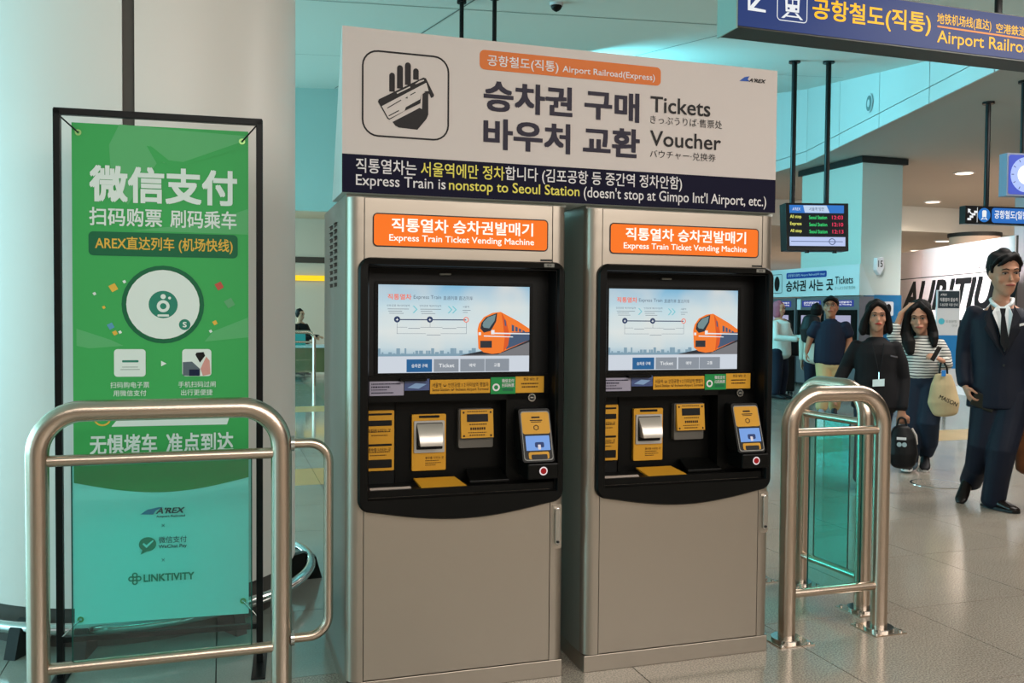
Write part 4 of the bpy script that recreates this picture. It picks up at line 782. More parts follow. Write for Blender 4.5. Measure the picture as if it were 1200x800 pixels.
for i in range(4):
    y1 = 14.18-.0+i*.93; y0 = y1-.88
    t = thing('far_ticket_machine', (11.0, (y0+y1)/2, 0), LB[i], 'ticket machine', 'distant ticket machines in a row')
    X0 = 10.72
    box('cabinet', (X0, y0, .05), (11.03 if i == 0 or i == 1 else 11.3, y1, 1.70), mat('far_steel', (110, 106, 110), .45, .3), t)
    if i >= 1: pass
    box('plinth', (X0+.02, y0+.01, 0), (11.02, y1-.01, .05), M_dark, t)
    box('black_surround', (X0-.03, y0+.05, .62), (X0, y1-.05, 1.46), M_blackpl, t)
    fpn = Plane((X0-.03, y1, 0), (0, -1, 0)); fpn.poly('touchscreen', [(.18, 1.06), (.70, 1.06), (.70, 1.36), (.18, 1.36)], E('far_screen', (176, 176, 208), .85), t, .004); fpn.poly('screen_picture', [(.22, 1.12), (.34, 1.12), (.34, 1.28), (.22, 1.28)], E('far_screen_blue', (80, 90, 170), .8), t, .006)
    fpn.poly('yellow_label', [(.60, .86), (.66, .86), (.66, .98), (.60, .98)], M_ye, t, .004)
    fq = Plane((X0, y1, 0), (0, -1, 0)); fq.rrect('light_panel', (.16, 1.52, .74, 1.64), .01, E('far_blue_light', (50, 60, 150), .9), t, .004); fq.text('승차권발매기', (.22, 1.58, .68, 1.62), EWL, t, .02, .008); fq.text('Ticket Vending', (.22, 1.54, .68, 1.57), EWL, t, .02, .008)
    fq.poly('white_notice', [(.0, 1.47), (.12, 1.47), (.12, 1.67), (.0, 1.67)], M_w2, t, .004)
# ---------------------------------------------------------------- lettered hoarding
HA = Vector((13.0, 15.0, 0)); HB = atD(1188, 360, 14.0); HB.z = 0; hd_ = (HB-HA); hl = hd_.length; ho = Plane(HA, hd_); HH = 2.62
hoard = thing('lettered_hoarding', HA, 'pale pink hoarding with big black brush lettering behind the people', 'hoarding')
prism('backing', [ho.P(0, 0, -.05), ho.P(hl, 0, -.05), ho.P(hl, HH, -.05), ho.P(0, HH, -.05)], ho.n*.03, M_seam, hoard)
M_pk = mat('hoarding_pink', (232, 212, 212), .6)
npn = 4; pw = hl/npn
for i in range(npn):
    for z0, z1 in ((0, .98), (1.0, 2.08), (2.10, HH)):
        prism('hoarding_panel', [ho.P(i*pw+.008, z0, 0), ho.P((i+1)*pw-.008, z0, 0), ho.P((i+1)*pw-.008, z1, 0), ho.P(i*pw+.008, z1, 0)], ho.n*-.02, M_pk, hoard)
M_br = mat('brush_black', (16, 14, 16), .5)
a = ho.px(1058, 350); c = ho.px(1196, 315)
ho.text('AURITIUM', (a[0], 1.47, c[0], 2.03), M_br, hoard, .035, .004, shear=.35); ho.text('AURITIUM', (a[0]-.3, .75, c[0]-.5, 1.30), M_br, hoard, .035, .004, shear=.35)
a = ho.px(1141, 312); c = ho.px(1158, 306); ho.text('DIPUA', (a[0], 2.12, c[0], 2.22), M_br, hoard, .0, .004, shear=.2)
# standing notice
np_ = atD(1097, 400, 13.0); nx = Plane((np_.x, np_.y, 0), XA); nb = thing('standing_notice', nx.P(.17, 0), 'standing notice board with dark header between the woman in stripes and the man', 'notice board')
prism('board', [nx.P(0, .35, 0), nx.P(.33, .35, 0), nx.P(.33, 1.73, 0), nx.P(0, 1.73, 0)], nx.n*-.03, M_w2, nb)
nx.poly('dark_header', [(.015, 1.47), (.32, 1.47), (.32, 1.715), (.015, 1.715)], mat('header_slate', (44, 56, 64), .5), nb, .002); nx.text('직통열차 탑승객', (.04, 1.565, .295, 1.62), M_lt, nb, .02, .004); nx.text('도심공항 이용 안내', (.04, 1.50, .295, 1.54), M_lt, nb, .01, .004); nx.text("A'REX", (.05, 1.65, .14, 1.68), M_lt, nb, .02, .004)
nx.poly('blue_foot', [(.015, .6), (.32, .6), (.32, 1.08), (.015, 1.08)], mat('notice_blue', (40, 120, 180), .5), nb, .002); nx.disc('round_mark', (.07, 1.28), .045, mat('notice_cyan', (80, 180, 200), .5), nb, .003); nx.text('도심공항', (.13, 1.26, .29, 1.30), MATS['grey_ink'], nb, .0, .004); nx.text('안내', (.22, 1.2, .29, 1.235), MATS['grey_ink'], nb, 0, .004)
box('post', (np_.x+.14, np_.y-.03, 0), (np_.x+.17, np_.y, .4), M_dark, nb); cyl('round_foot', (np_.x+.155, np_.y-.02, 0), .18, .015, M_dark, nb)
# floor drain ring
dr = atfl(1098, 567); fd = thing('floor_cover', dr, 'round metal access cover set in the granite floor', 'floor cover'); cyl('cover_rim', dr+ZA*.0002, .20, .004, M_chrome, fd, n=40); cyl('cover_plate', dr+ZA*.0012, .185, .004, M_gran, fd, n=40)
# ---------------------------------------------------------------- far left hall: glass railing, counter
rr0 = atfl(368, 452); rx, ry = rr0.x, rr0.y; RH = .98
gr = thing('glass_railing', (rx, ry, 0), 'far glass railing with steel handrail seen between column and machine', 'railing')
tube('handrail', fillet([(rx-4, ry, RH), (rx, ry, RH), (rx, ry, 0)], .12, 6), .035, M_pipe, gr, 12); tube('mid_rail', [(rx-4, ry, .80), (rx-.04, ry, .80)], .02, M_pipe, gr, 10)
for k in range(1, 4): tube('post', [(rx-1.1*k, ry, 0), (rx-1.1*k, ry, RH)], .025, M_pipe, gr, 10)
for k in range(4): box('glass_pane', (rx-1.08-1.1*k+.05, ry+.01, .08), (rx-.06-1.1*k, ry+.02, .78), M_clear, gr)
ctr = thing('information_counter', (rx-1.0, ry+2.4, 0), 'low teal and olive counter behind the far glass railing', 'counter')
box('counter_body', (rx-2.6, ry+2, .12), (rx+.5, ry+2.6, .62), mat('olive_panel', (104, 100, 66), .5), ctr); box('counter_top', (rx-2.65, ry+1.95, .62), (rx+.55, ry+2.65, .67), M_w2, ctr); box('teal_box', (rx-.75, ry+2.0, .67), (rx+.02, ry+2.4, .93), mat('teal_box', (60, 150, 150), .5), ctr)
# ---------------------------------------------------------------- people
def blob_union(name, parts, m, parent, voxel, smooth=3, fac=.5):
    """parts: list of (verts, faces) closed shapes in world space, joined into one continuous surface"""
    vs, fs = [], []
    for v, f in parts:
        b = len(vs); vs += [tuple(p) for p in v]; fs += [tuple(i+b for i in q) for q in f]
    me = bpy.data.meshes.new('tmp'); me.from_pydata(vs, [], fs); bm = bmesh.new(); bm.from_mesh(me); bmesh.ops.recalc_face_normals(bm, faces=bm.faces); bm.to_mesh(me); bm.free()
    o = bpy.data.objects.new('tmp', me); C.objects.link(o)
    r = o.modifiers.new('r', 'REMESH'); r.mode = 'VOXEL'; r.voxel_size = voxel
    s = o.modifiers.new('s', 'SMOOTH'); s.iterations = smooth; s.factor = fac
    dg = bpy.context.evaluated_depsgraph_get(); me2 = bpy.data.meshes.new_from_object(o.evaluated_get(dg)); bpy.data.objects.remove(o); bpy.data.meshes.remove(me)
    off = root_of(parent); me2.transform(Matrix.Translation(-off)); me2.name = name; me2.materials.clear(); me2.materials.append(m)
    me2.polygons.foreach_set('use_smooth', [True]*len(me2.polygons)); q = bpy.data.objects.new(name, me2); C.objects.link(q); q.parent = parent; return q
def loft(path, radii, side, n=14, caps=True):
    """elliptical tube: radii = (along side, across side)"""
    path = [Vector(p) for p in path]; vs, fs = [], []; N = len(path); side = Vector(side)
    P, R = [], []
    if caps:
        d0 = (path[0]-path[1]).normalized(); d1 = (path[-1]-path[-2]).normalized()
        r0 = min(radii[0]); r1 = min(radii[-1])
        P = [path[0]+d0*r0*.55, path[0]+d0*r0*.35]+path+[path[-1]+d1*r1*.35, path[-1]+d1*r1*.55]
        R = [(radii[0][0]*.35, radii[0][1]*.35), (radii[0][0]*.78, radii[0][1]*.78)]+list(radii)+[(radii[-1][0]*.78, radii[-1][1]*.78), (radii[-1][0]*.35, radii[-1][1]*.35)]
    else: P, R = path, radii
    N = len(P)
    for i in range(N):
        t = (P[min(i+1, N-1)]-P[max(i-1, 0)]).normalized(); u = side-t*side.dot(t)
        if u.length < .05: u = t.orthogonal()
        u.normalize(); v = t.cross(u)
        for k in range(n):
            a = 2*PI*k/n; vs.append(P[i]+u*math.cos(a)*R[i][0]+v*math.sin(a)*R[i][1])
    for i in range(N-1):
        for k in range(n): fs.append((i*n+k, i*n+(k+1) % n, (i+1)*n+(k+1) % n, (i+1)*n+k))
    fs += [tuple(range(n-1, -1, -1)), tuple(range((N-1)*n, N*n))]; return vs, fs
def ball(c, rx_, ry_, rz_, X, Y, Z, n=12):
    vs, fs = [], []; c = Vector(c)
    for i in range(1, n):
        th = PI*i/n
        for k in range(2*n):
            ph = PI*k/n; vs.append(c+X*(rx_*math.sin(th)*math.cos(ph))+Y*(ry_*math.sin(th)*math.sin(ph))+Z*(rz_*math.cos(th)))
    m_ = 2*n; vs += [c+Z*rz_, c-Z*rz_]; a, b = len(vs)-2, len(vs)-1
    for i in range(n-2):
        for k in range(m_): fs.append((i*m_+k, i*m_+(k+1) % m_, (i+1)*m_+(k+1) % m_, (i+1)*m_+k))
    for k in range(m_): fs.append((a, (k+1) % m_, k)); fs.append((b, (n-2)*m_+k, (n-2)*m_+(k+1) % m_))
    return vs, fs
def rad(*r): return [(x, x) if not isinstance(x, tuple) else x for x in r]
class Fig:
    def __init__(s, label, D, xc, base_px=None):
        s.D = D; s.xc = xc; d = ray(xc, 400); s.cos = 1/math.sqrt(1+((xc-600)/FPX)**2)
        hd = Vector((d.x, d.y, 0)).normalized(); s.Yv = -hd; s.Xv = Vector((hd.y, -hd.x, 0)); s.Zv = ZA.copy()
        p = EYE+d*(D/d.dot(FW)); s.B = Vector((p.x, p.y, 0)); s.root = thing('person', s.B, label, 'person'); s.sc = FPX/D
        s.hy = 400-FPX*math.tan(PITCH)+(xc-600)*ROLL
    def p(s, x, y, dy=0):
        """reading in the photograph -> point at this person's own distance; dy metres towards the viewer"""
        k = 1-dy/s.D
        return s.B+s.Xv*((x-s.xc)/s.sc*s.cos*k)+s.Zv*(1.33+(s.hy-y)/s.sc*k)+s.Yv*dy
    def head(s, x, ytop, ychin, yaw=0, nod=0, tilt=0, dy=0, size=1.0):
        top = s.p(x, ytop, dy); bot = s.p(x, ychin, dy); H = (top-bot).length*.965
        X, Y, Z = s.Xv.copy(), s.Yv.copy(), ZA.copy()
        for ax_, an in ((ZA, yaw), (X, nod), (Y, tilt)):
            R_ = Matrix.Rotation(an, 3, ax_); X, Y, Z = R_ @ X, R_ @ Y, R_ @ Z
        s.hX, s.hY, s.hZ, s.hH, s.hC = X, Y, Z, H, bot
        k = H/.232; f = lambda a, b, c: bot+X*a*k+Y*b*k+Z*c*k; s.hf = f; s.hk = k
        secs = [(-.002, .016, .020, .052), (.012, .034, .036, .046), (.035, .050, .056, .026), (.060, .060, .070, .014), (.085, .067, .080, .005), (.112, .072, .088, -.004), (.140, .075, .093, -.008), (.170, .075, .093, -.010), (.198, .066, .082, -.010), (.218, .047, .060, -.010), (.230, .02, .03, -.01)]
        parts = [loft([f(0, o_, z) for z, a, b, o_ in secs], [(a*k, b*k) for z, a, b, o_ in secs], X, 20)]
        parts.append(loft([f(0, .080, .122), f(0, .089, .098), f(0, .098, .080)], [(.006*k, .007*k), (.008*k, .009*k), (.013*k, .009*k)], X, 10))   # nose
        parts.append(loft([f(-.030, .070, .056), f(0, .083, .055), f(.030, .070, .056)], rad(.008*k, .012*k, .008*k), Z, 8))      # mouth mound
        parts.append(loft([f(-.05, .070, .142), f(-.022, .084, .146), f(.022, .084, .146), f(.05, .070, .142)], rad(.007*k, .009*k, .009*k, .007*k), Z, 8))  # brow ridge
        for sx in (-1, 1):
            parts.append(ball(f(.046*sx, .054, .088), .018*k, .016*k, .020*k, X, Y, Z, 8)); parts.append(ball(f(.076*sx, -.008, .112), .008*k, .017*k, .030*k, X, Y, Z, 8))
        return parts
    def face(s, m_brow, lip, glasses=False, closed=False, eyes=True):
        f, k, X, Y, Z = s.hf, s.hk, s.hX, s.hY, s.hZ
        for sx in (-1, 1):
            if eyes:
                v, q = ball(f(.031*sx, .0765, .122), .015*k, .006*k, .0055*k, X, Y, Z, 8); mesh('eye', v, q, M_eye, s.root, True)
                v, q = ball(f(.031*sx, .0820, .1215), .0060*k, .0022*k, .0052*k, X, Y, Z, 8); mesh('iris', v, q, M_iris, s.root, True)
                v, q = sweep([f(.013*sx, .082, .1235), f(.024*sx, .0845, .1295), f(.036*sx, .083, .1295), f(.048*sx, .076, .1245)], .0018*k, 6); mesh('eyelid', v, q, m_brow, s.root, True)
            v, q = sweep([f(.012*sx, .089, .143), f(.030*sx, .090, .149), f(.050*sx, .076, .143)], [.0030*k, .0036*k, .002*k], 8); mesh('eyebrow', v, q, m_brow, s.root, True)
        v, q = loft([f(-.024, .0790, .0545), f(-.008, .0905, .0565), f(.008, .0905, .0565), f(.024, .0790, .0545)], [(.0035*k, .004*k), (.007*k, .006*k), (.007*k, .006*k), (.0035*k, .004*k)], Z, 10); mesh('lips', v, q, lip, s.root, True)
        if glasses:
            for sx in (-1, 1): v, q = sweep([f((.033+.024*math.cos(2*PI*j/16))*sx, .094, .120+.018*math.sin(2*PI*j/16)) for j in range(16)], .0014*k, 6, True); mesh('glasses_rim', v, q, M_dark, s.root, True)
            v, q = sweep([f(-.010, .096, .122), f(.010, .096, .122)], .0014*k, 6); mesh('glasses_bridge', v, q, M_dark, s.root)
    def hand(s, w, d, palm_n, size=1.0, curl=.8, spread=.25, thumb=1, grip=0):
        """w wrist point, d direction of the fingers, palm_n the way the palm faces"""
        d = Vector(d).normalized(); pn = Vector(palm_n); pn = (pn-d*pn.dot(d)).normalized(); sd = d.cross(pn)*thumb; w = Vector(w); L = .185*size
        out = [loft([w-d*.03, w+d*.02, w+d*.055, w+d*.09*size], [(.022, .017), (.032, .017), (.040, .015), (.036, .012)], sd, 12)]
        for i, (off, ln) in enumerate(((.030, .070), (.010, .080), (-.011, .074), (-.030, .058))):
            b = w+d*.085*size+sd*off; sp = sd*(off*spread*8/1)*.02; q = [b-d*.02, b]; dd_ = (d+sd*off*spread*10*.2).normalized(); cu = 0; p_ = b
            for j, sg_ in enumerate((.42, .32, .26)):
                cu += curl*(.9 if j else .6); dv = (dd_*math.cos(cu)+pn*math.sin(cu)).normalized(); p_ = p_+dv*ln*sg_*size; q.append(p_)
            out.append(loft(q, rad(.0095, .0095, .009, .0082, .0070), sd, 8))
        b = w+d*.025+sd*.026; t1 = (d*.65+sd*.62+pn*.35).normalized(); t2 = (d*.85+sd*.05+pn*.5).normalized()
        out.append(loft([b-sd*.012, b+t1*.035, b+t1*.035+t2*.030, b+t1*.035+t2*.055], rad(.0125, .012, .0105, .0085), pn, 8)); s.grip = w+d*.09*size+pn*.02; return out
    def shoe(s, heel, toe, m, name='shoe', h=.07, wdt=.045, sole=None, lift=0):
        heel, toe = Vector(heel), Vector(toe); d = (toe-heel).normalized(); L = (toe-heel).length; up = Vector((0, 0, 1)); sd = d.cross(up).normalized(); up = sd.cross(d).normalized()
        P = []; 
        secs = [(0, .030, .040, .045), (.05, .036, .045, .05), (.09, .038, .044, .048), (.14, .040, .036, .038), (.19, .045, .029, .030), (.235, .044, .024, .024), (.262, .030, .018, .018)]
        k = L/.27
        o = blob_union(name, [loft([heel+d*a*k+up*(z_) for a, w_, h_, z_ in secs], [(w_*wdt/.045, h_) for a, w_, h_, z_ in secs], sd, 14)], m, s.root, .007, 2)
        if sole:
            q = []
            for a, w_ in ((-.015, .02), (.02, .036), (.10, .036), (.19, .047), (.25, .036), (.275, .012)): q.append((heel+d*a*k+sd*w_, heel+d*a*k-sd*w_))
            pts_ = [a for a, b in q]+[b for a, b in reversed(q)]; prism('sole', pts_, up*.018, sole, s.root)
        return o
M_eye = mat('eye_white', (150, 138, 130), .3); M_iris = mat('eye_iris', (24, 16, 14), .2); M_hair = mat('black_hair', (12, 10, 10), .62, spec=.15, bump=((60, 60, 8), .4, .004))
M_sk1 = mat('skin_light', (172, 126, 102), .5); M_sk2 = mat('skin_tan', (150, 100, 76), .5); M_lip = mat('lip_natural', (138, 72, 62), .45); M_lipr = mat('lip_red', (150, 40, 36), .4)
VX = .0085
# ---- man in the navy suit
F = Fig('man in a navy suit, white shirt and dark tie walking at the right edge', 6.3, 1168); X, Y = F.Xv, F.Yv
hd = F.head(1175, 296, 344, yaw=.42, nod=.10, tilt=0)
neckb = F.p(1170, 358, -.02)
shL, shR = F.p(1140, 364), F.p(1208, 366); elL, elR = F.p(1130, 414, -.05), F.p(1216, 414, -.04); wrL, wrR = F.p(1131, 453, .06), F.p(1214, 456, .05)
hipL, hipR = F.p(1160, 462), F.p(1189, 462); knL, knR = F.p(1153, 522, .02), F.p(1177, 528, .10); anL, anR = F.p(1141, 572, -.22), F.p(1168, 590, .02)
body = hd+[loft([neckb-ZA*.03, F.p(1172, 346, -.015), F.hf(0, -.01, .04)], rad(.062, .055, .056), X, 14),
  loft([F.p(1174, 462), F.p(1174, 430), F.p(1174, 395), F.p(1173, 368), F.p(1172, 358)], [(.155, .10), (.135, .095), (.16, .105), (.165, .09), (.08, .06)], X, 18),
  loft([shL, elL, wrL], rad(.052, .042, .028), X), loft([shR, elR, wrR], rad(.052, .042, .028), X), loft([hipL, knL, anL], rad(.085, .058, .042), X), loft([hipR, knR, anR], rad(.085, .058, .042), X)]
hn = F.hand(wrL, ZA*-.85+X*.35+Y*.35, X*.9+Y*-.2, 1.0, .55, .2, 1); body += hn+F.hand(wrR, ZA*-1+Y*.2, X*-1, 1.0, .9, .1, -1)
blob_union('body', body, M_sk1, F.root, VX)
F.face(M_hair, M_lip)
f, k = F.hf, F.hk
hair = [loft([f(0, -.034, .110), f(0, -.030, .16), f(0, -.014, .205), f(0, -.010, .232), f(0, -.006, .246)], [(.079*k, .076*k), (.086*k, .090*k), (.083*k, .092*k), (.066*k, .078*k), (.035*k, .045*k)], F.hX, 20)]
for q in (((.028, .070, .226), (-.010, .086, .212), (-.045, .082, .186), (-.066, .060, .165)), ((.028, .070, .222), (-.020, .088, .200), (-.052, .078, .172)), ((.028, .066, .230), (-.020, .074, .226), (-.060, .056, .205), (-.078, .030, .170)), ((.028, .070, .226), (.050, .068, .206), (.072, .045, .172), (.079, .020, .150)), ((.020, .062, .238), (.050, .045, .226), (.078, .015, .185)), ((-.078, .010, .165), (-.079, .016, .125)), ((.078, .010, .165), (.079, .016, .125))):
    hair.append(loft([f(*a_) for a_ in q], [(.012*k, .012*k)]*(len(q)-1)+[(.007*k, .007*k)], F.hX, 8))
blob_union('hair', hair, M_hair, F.root, .007, 2)
M_suit = mat('navy_wool', (9, 17, 33), .62, mottle=(6, .12)); M_shirt = mat('white_shirt', (214, 218, 220), .6); M_tie = mat('dark_tie', (16, 16, 20), .5)
jk = [loft([F.p(1172, 478), F.p(1172, 462), F.p(1173, 430), F.p(1174, 398), F.p(1174, 374), F.p(1173, 362)], [(.205, .135), (.20, .135), (.172, .125), (.192, .132), (.205, .112), (.125, .078)], X, 24, False),
  loft([shL+X*.01, F.p(1133, 388, -.03), elL, F.p(1129, 436, .01), wrL+ZA*.015], rad(.060, .064, .058, .052, .048), X), loft([shR-X*.01, F.p(1214, 388, -.02), elR, wrR+ZA*.015], rad(.060, .064, .058, .048), X)]
blob_union('suit_jacket', jk, M_suit, F.root, .010, 3)
tr = [loft([F.p(1174, 452), F.p(1174, 470)], [(.17, .115), (.185, .12)], X, 20), loft([hipL+ZA*.02, F.p(1158, 490, .0), knL, F.p(1148, 548, -.08), anL+ZA*.035], rad(.112, .108, .092, .080, .076), X), loft([hipR+ZA*.02, F.p(1184, 492, .03), knR, F.p(1172, 562, .05), anR+ZA*.005], rad(.112, .108, .092, .082, .080), X)]
blob_union('suit_trousers', tr, M_suit, F.root, .010, 2)
sv_ = [F.p(1166, 359, .10), F.p(1182, 359, .10), F.p(1186, 368, .150), F.p(1181, 400, .150), F.p(1177, 412, .140), F.p(1170, 385, .150), F.p(1162, 366, .14)]
prism('shirt_front', sv_, Y*.012, M_shirt, F.root, bevel=.003)
blob_union('shirt_collar', [loft([F.p(1160, 351, -.03), F.p(1162, 355, .045), F.p(1173, 363, .105), F.p(1184, 356, .06), F.p(1186, 351, -.02)], rad(.013, .015, .016, .015, .013), ZA, 10), loft([F.p(1160, 351, -.03), F.p(1172, 349, -.085), F.p(1186, 351, -.02)], rad(.016, .016, .016), ZA, 10)], M_shirt, F.root, .006, 2)
prism('tie', [F.p(1170.5, 361, .172), F.p(1178, 361, .172), F.p(1177, 369, .176), F.p(1183, 402, .172), F.p(1178, 412, .168), F.p(1172, 402, .172), F.p(1172.5, 369, .176)], Y*.012, M_tie, F.root, bevel=.003)
for sx, q in ((-1, [F.p(1160, 356, .105), F.p(1152, 372, .125), F.p(1155, 380, .137), F.p(1152, 385, .137), F.p(1177, 418, .150), F.p(1168, 384, .158), F.p(1162, 365, .142)]), (1, [F.p(1187, 356, .105), F.p(1196, 372, .118), F.p(1192, 380, .135), F.p(1196, 385, .13), F.p(1178, 418, .150), F.p(1184, 384, .158), F.p(1187, 366, .142)])):
    prism('lapel', q, Y*.014, mat('navy_lapel', (7, 12, 24), .6), F.root, bevel=.004)
prism('chest_pocket', [F.p(1194, 379, .118), F.p(1203, 377, .10), F.p(1203, 380, .10), F.p(1194, 382, .118)], Y*.01, M_shirt, F.root)
cyl('button', F.p(1177, 428, .128), .008, .012, M_dark, F.root, Y, 10)
M_lea = mat('black_leather', (26, 20, 18), .25)
F.shoe(anL+ZA*.045-Y*.02+X*.012, anL-ZA*.115+Y*.17-X*.06, M_lea, h=.06)
h_ = Vector((anR.x, anR.y, 0)); F.shoe(h_-X*.055-Y*.03+ZA*.004, h_+X*.155+Y*.13+ZA*.004, M_lea, sole=M_black)
wal = thing('wallet', F.p(1148, 470, .12), 'dark leather wallet held in the suited man\'s hand', 'wallet')
c0 = F.grip if False else wrL+(ZA*-.85+X*.35+Y*.35).normalized()*.10+X*.035
a_ = (X*.9-ZA*.35).normalized(); b_ = (ZA*.9+X*.35).normalized()
prism('wallet_body', [c0-a_*.02-b_*.05, c0+a_*.13-b_*.05, c0+a_*.13+b_*.05, c0-a_*.02+b_*.05], Y*.022, mat('dark_green_leather', (26, 28, 22), .4), wal, bevel=.006)
bg = thing('brown_shoulder_bag', F.p(1205, 500, .0), 'brown leather bag carried on the far side of the suited man', 'bag')
bz_ = [loft([F.p(1222, 548, -.12), F.p(1222, 520, -.12), F.p(1223, 480, -.12), F.p(1224, 466, -.12)], [(.155, .075), (.165, .08), (.13, .06), (.10, .03)], X, 20)]
blob_union('bag_body', bz_, mat('brown_leather', (112, 70, 44), .45, mottle=(9, .25)), bg, .01, 3); tube('bag_strap', [F.p(1203, 468, -.04), F.p(1208, 455, .0), F.p(1214, 452, .05), F.p(1222, 468, -.04)], .009, mat('brown_strap', (70, 42, 26), .5), bg, 8)
# ---- woman in stripes
F = Fig('woman in a black and white striped top and dark jeans, one hand on her head', 7.8, 1078); X, Y = F.Xv, F.Yv
hd = F.head(1078, 353, 389, yaw=-.10, nod=.18, tilt=.05, dy=.03)
neckb = F.p(1080, 397, -.02)
shL, shR = F.p(1063, 402), F.p(1100, 402); elL, elR = F.p(1046, 394, .08), F.p(1109, 427, -.02); wrL, wrR = F.p(1056, 366, .10), F.p(1103, 421, .16)
hipL, hipR = F.p(1073, 444), F.p(1090, 444); knL, knR = F.p(1070, 496, .04), F.p(1090, 494, .10); anL, anR = F.p(1067, 546, .02), F.p(1087, 533, -.12)
body = hd+[loft([neckb-ZA*.03, F.p(1080, 390, -.02), F.hf(0, -.01, .04)], rad(.05, .045, .048), X, 14), loft([F.p(1081, 446), F.p(1081, 425), F.p(1081, 408), F.p(1081, 398)], [(.14, .09), (.115, .08), (.13, .085), (.07, .05)], X, 18),
  loft([shL, elL, wrL], rad(.04, .034, .024), X), loft([shR, elR, wrR], rad(.04, .034, .023), X), loft([hipL, knL, anL], rad(.075, .05, .036), X), loft([hipR, knR, anR], rad(.075, .05, .036), X)]
body += F.hand(wrL, X*.75+ZA*.75, ZA*-.8+X*.5-Y*.3, .92, .35, .5, 1)+F.hand(wrR, X*-.55+ZA*.3+Y*.3, Y*-.2-X*.3-ZA*.6, .9, .8, .1, -1)
blob_union('body', body, M_sk1, F.root, VX); F.face(M_hair, M_lip)
f, k = F.hf, F.hk
hair = [loft([f(0, -.03, .10), f(0, -.025, .16), f(0, -.02, .205), f(0, -.012, .232), f(0, -.01, .245)], [(.085*k, .085*k), (.088*k, .098*k), (.082*k, .095*k), (.062*k, .075*k), (.03*k, .04*k)], F.hX, 20),
  loft([f(0, .03, .240), f(-.045, .078, .205), f(-.078, .055, .160), f(-.092, .03, .08), f(-.100, .03, 0), F.p(1065, 402, .10), F.p(1067, 414, .12)], rad(.018*k, .022*k, .024*k, .034*k, .045*k, .050*k, .03*k), F.hX, 12), loft([f(.0, .03, .240), f(.045, .078, .205), f(.078, .050, .160), f(.088, .02, .08), f(.095, .01, 0), F.p(1094, 396, .08), F.p(1095, 405, .09)], rad(.018*k, .020*k, .022*k, .028*k, .036*k, .036*k, .02*k), F.hX, 12),
  loft([f(0, -.06, .15), f(0, -.08, .05), f(0, -.08, -.05), F.p(1080, 412, -.13)], [(.075*k, .05*k), (.09*k, .05*k), (.10*k, .05*k), (.09, .03)], F.hX, 14)]
blob_union('hair', hair, M_hair, F.root, .008, 2)
def stripes():
    m = bpy.data.materials.new('striped_jersey'); m.use_nodes = True; nt = m.node_tree; b = nt.nodes['Principled BSDF']; tc = nt.nodes.new('ShaderNodeTexCoord'); sp = nt.nodes.new('ShaderNodeSeparateXYZ'); n = nt.nodes.new('ShaderNodeTexNoise'); n.inputs['Scale'].default_value = 5
    ad = nt.nodes.new('ShaderNodeMath'); ad.operation = 'MULTIPLY_ADD'; ad.inputs[1].default_value = .03; ml = nt.nodes.new('ShaderNodeMath'); ml.operation = 'MULTIPLY'; ml.inputs[1].default_value = 40; fr_ = nt.nodes.new('ShaderNodeMath'); fr_.operation = 'FRACT'; gt = nt.nodes.new('ShaderNodeMath'); gt.operation = 'GREATER_THAN'; gt.inputs[1].default_value = .66; mx = nt.nodes.new('ShaderNodeMix'); mx.data_type = 'RGBA'
    nt.links.new(tc.outputs['Object'], sp.inputs[0]); nt.links.new(tc.outputs['Object'], n.inputs[0]); nt.links.new(n.outputs[0], ad.inputs[0]); nt.links.new(sp.outputs[2], ad.inputs[2]); nt.links.new(ad.outputs[0], ml.inputs[0]); nt.links.new(ml.outputs[0], fr_.inputs[0]); nt.links.new(fr_.outputs[0], gt.inputs[0]); nt.links.new(gt.outputs[0], mx.inputs[0])
    mx.inputs[6].default_value = s2l((196, 196, 190))+(1,); mx.inputs[7].default_value = s2l((34, 36, 44))+(1,); nt.links.new(mx.outputs[2], b.inputs['Base Color']); b.inputs['Roughness'].default_value = .8; return m
top = [loft([F.p(1080, 440), F.p(1080, 428), F.p(1081, 412), F.p(1081, 402), F.p(1081, 397)], [(.165, .118), (.155, .112), (.155, .110), (.15, .09), (.085, .06)], X, 22), loft([shL+X*.01, F.p(1053, 400, .05), elL, F.p(1049, 382, .095)], rad(.062, .060, .056, .048), X), loft([shR-X*.01, F.p(1106, 414, -.01), elR, F.p(1108, 423, .09)], rad(.062, .058, .055, .046), X)]
blob_union('striped_top', top, stripes(), F.root, .009, 3)
M_den = mat('dark_denim', (22, 34, 50), .7, mottle=(8, .15))
tr = [loft([F.p(1081, 436), F.p(1081, 450)], [(.15, .105), (.165, .11)], X, 20), loft([hipL, F.p(1071, 470, .02), knL, F.p(1069, 528, .03), anL+ZA*.02], rad(.098, .098, .088, .080, .078), X), loft([hipR, F.p(1092, 470, .05), knR, F.p(1091, 518, -.02), anR+ZA*.03], rad(.098, .100, .090, .076, .072), X)]
blob_union('jeans', tr, M_den, F.root, .010, 2)
blob_union('jeans_cuff', [loft([anL+ZA*.035, anL-ZA*.005], rad(.081, .081), X)], mat('denim_cuff', (90, 110, 124), .7), F.root, .008, 1)
M_sn = mat('black_sneaker', (26, 26, 30), .5); M_so = mat('white_sole', (200, 200, 198), .5)
h_ = Vector((anL.x, anL.y, 0)); F.shoe(h_-Y*.06+ZA*.018, h_+Y*.18-X*.01+ZA*.018, M_sn, sole=M_so)
F.shoe(anR-ZA*.05-Y*.04, anR-ZA*.12+Y*.17, M_sn, sole=M_so)
ph = thing('smartphone', F.p(1096, 413, .2), 'phone held up by the woman in stripes', 'phone'); q = F.p(1097, 414, .24); a_ = (ZA*.9+X*.45).normalized(); b_ = (X*.9-ZA*.45).normalized()
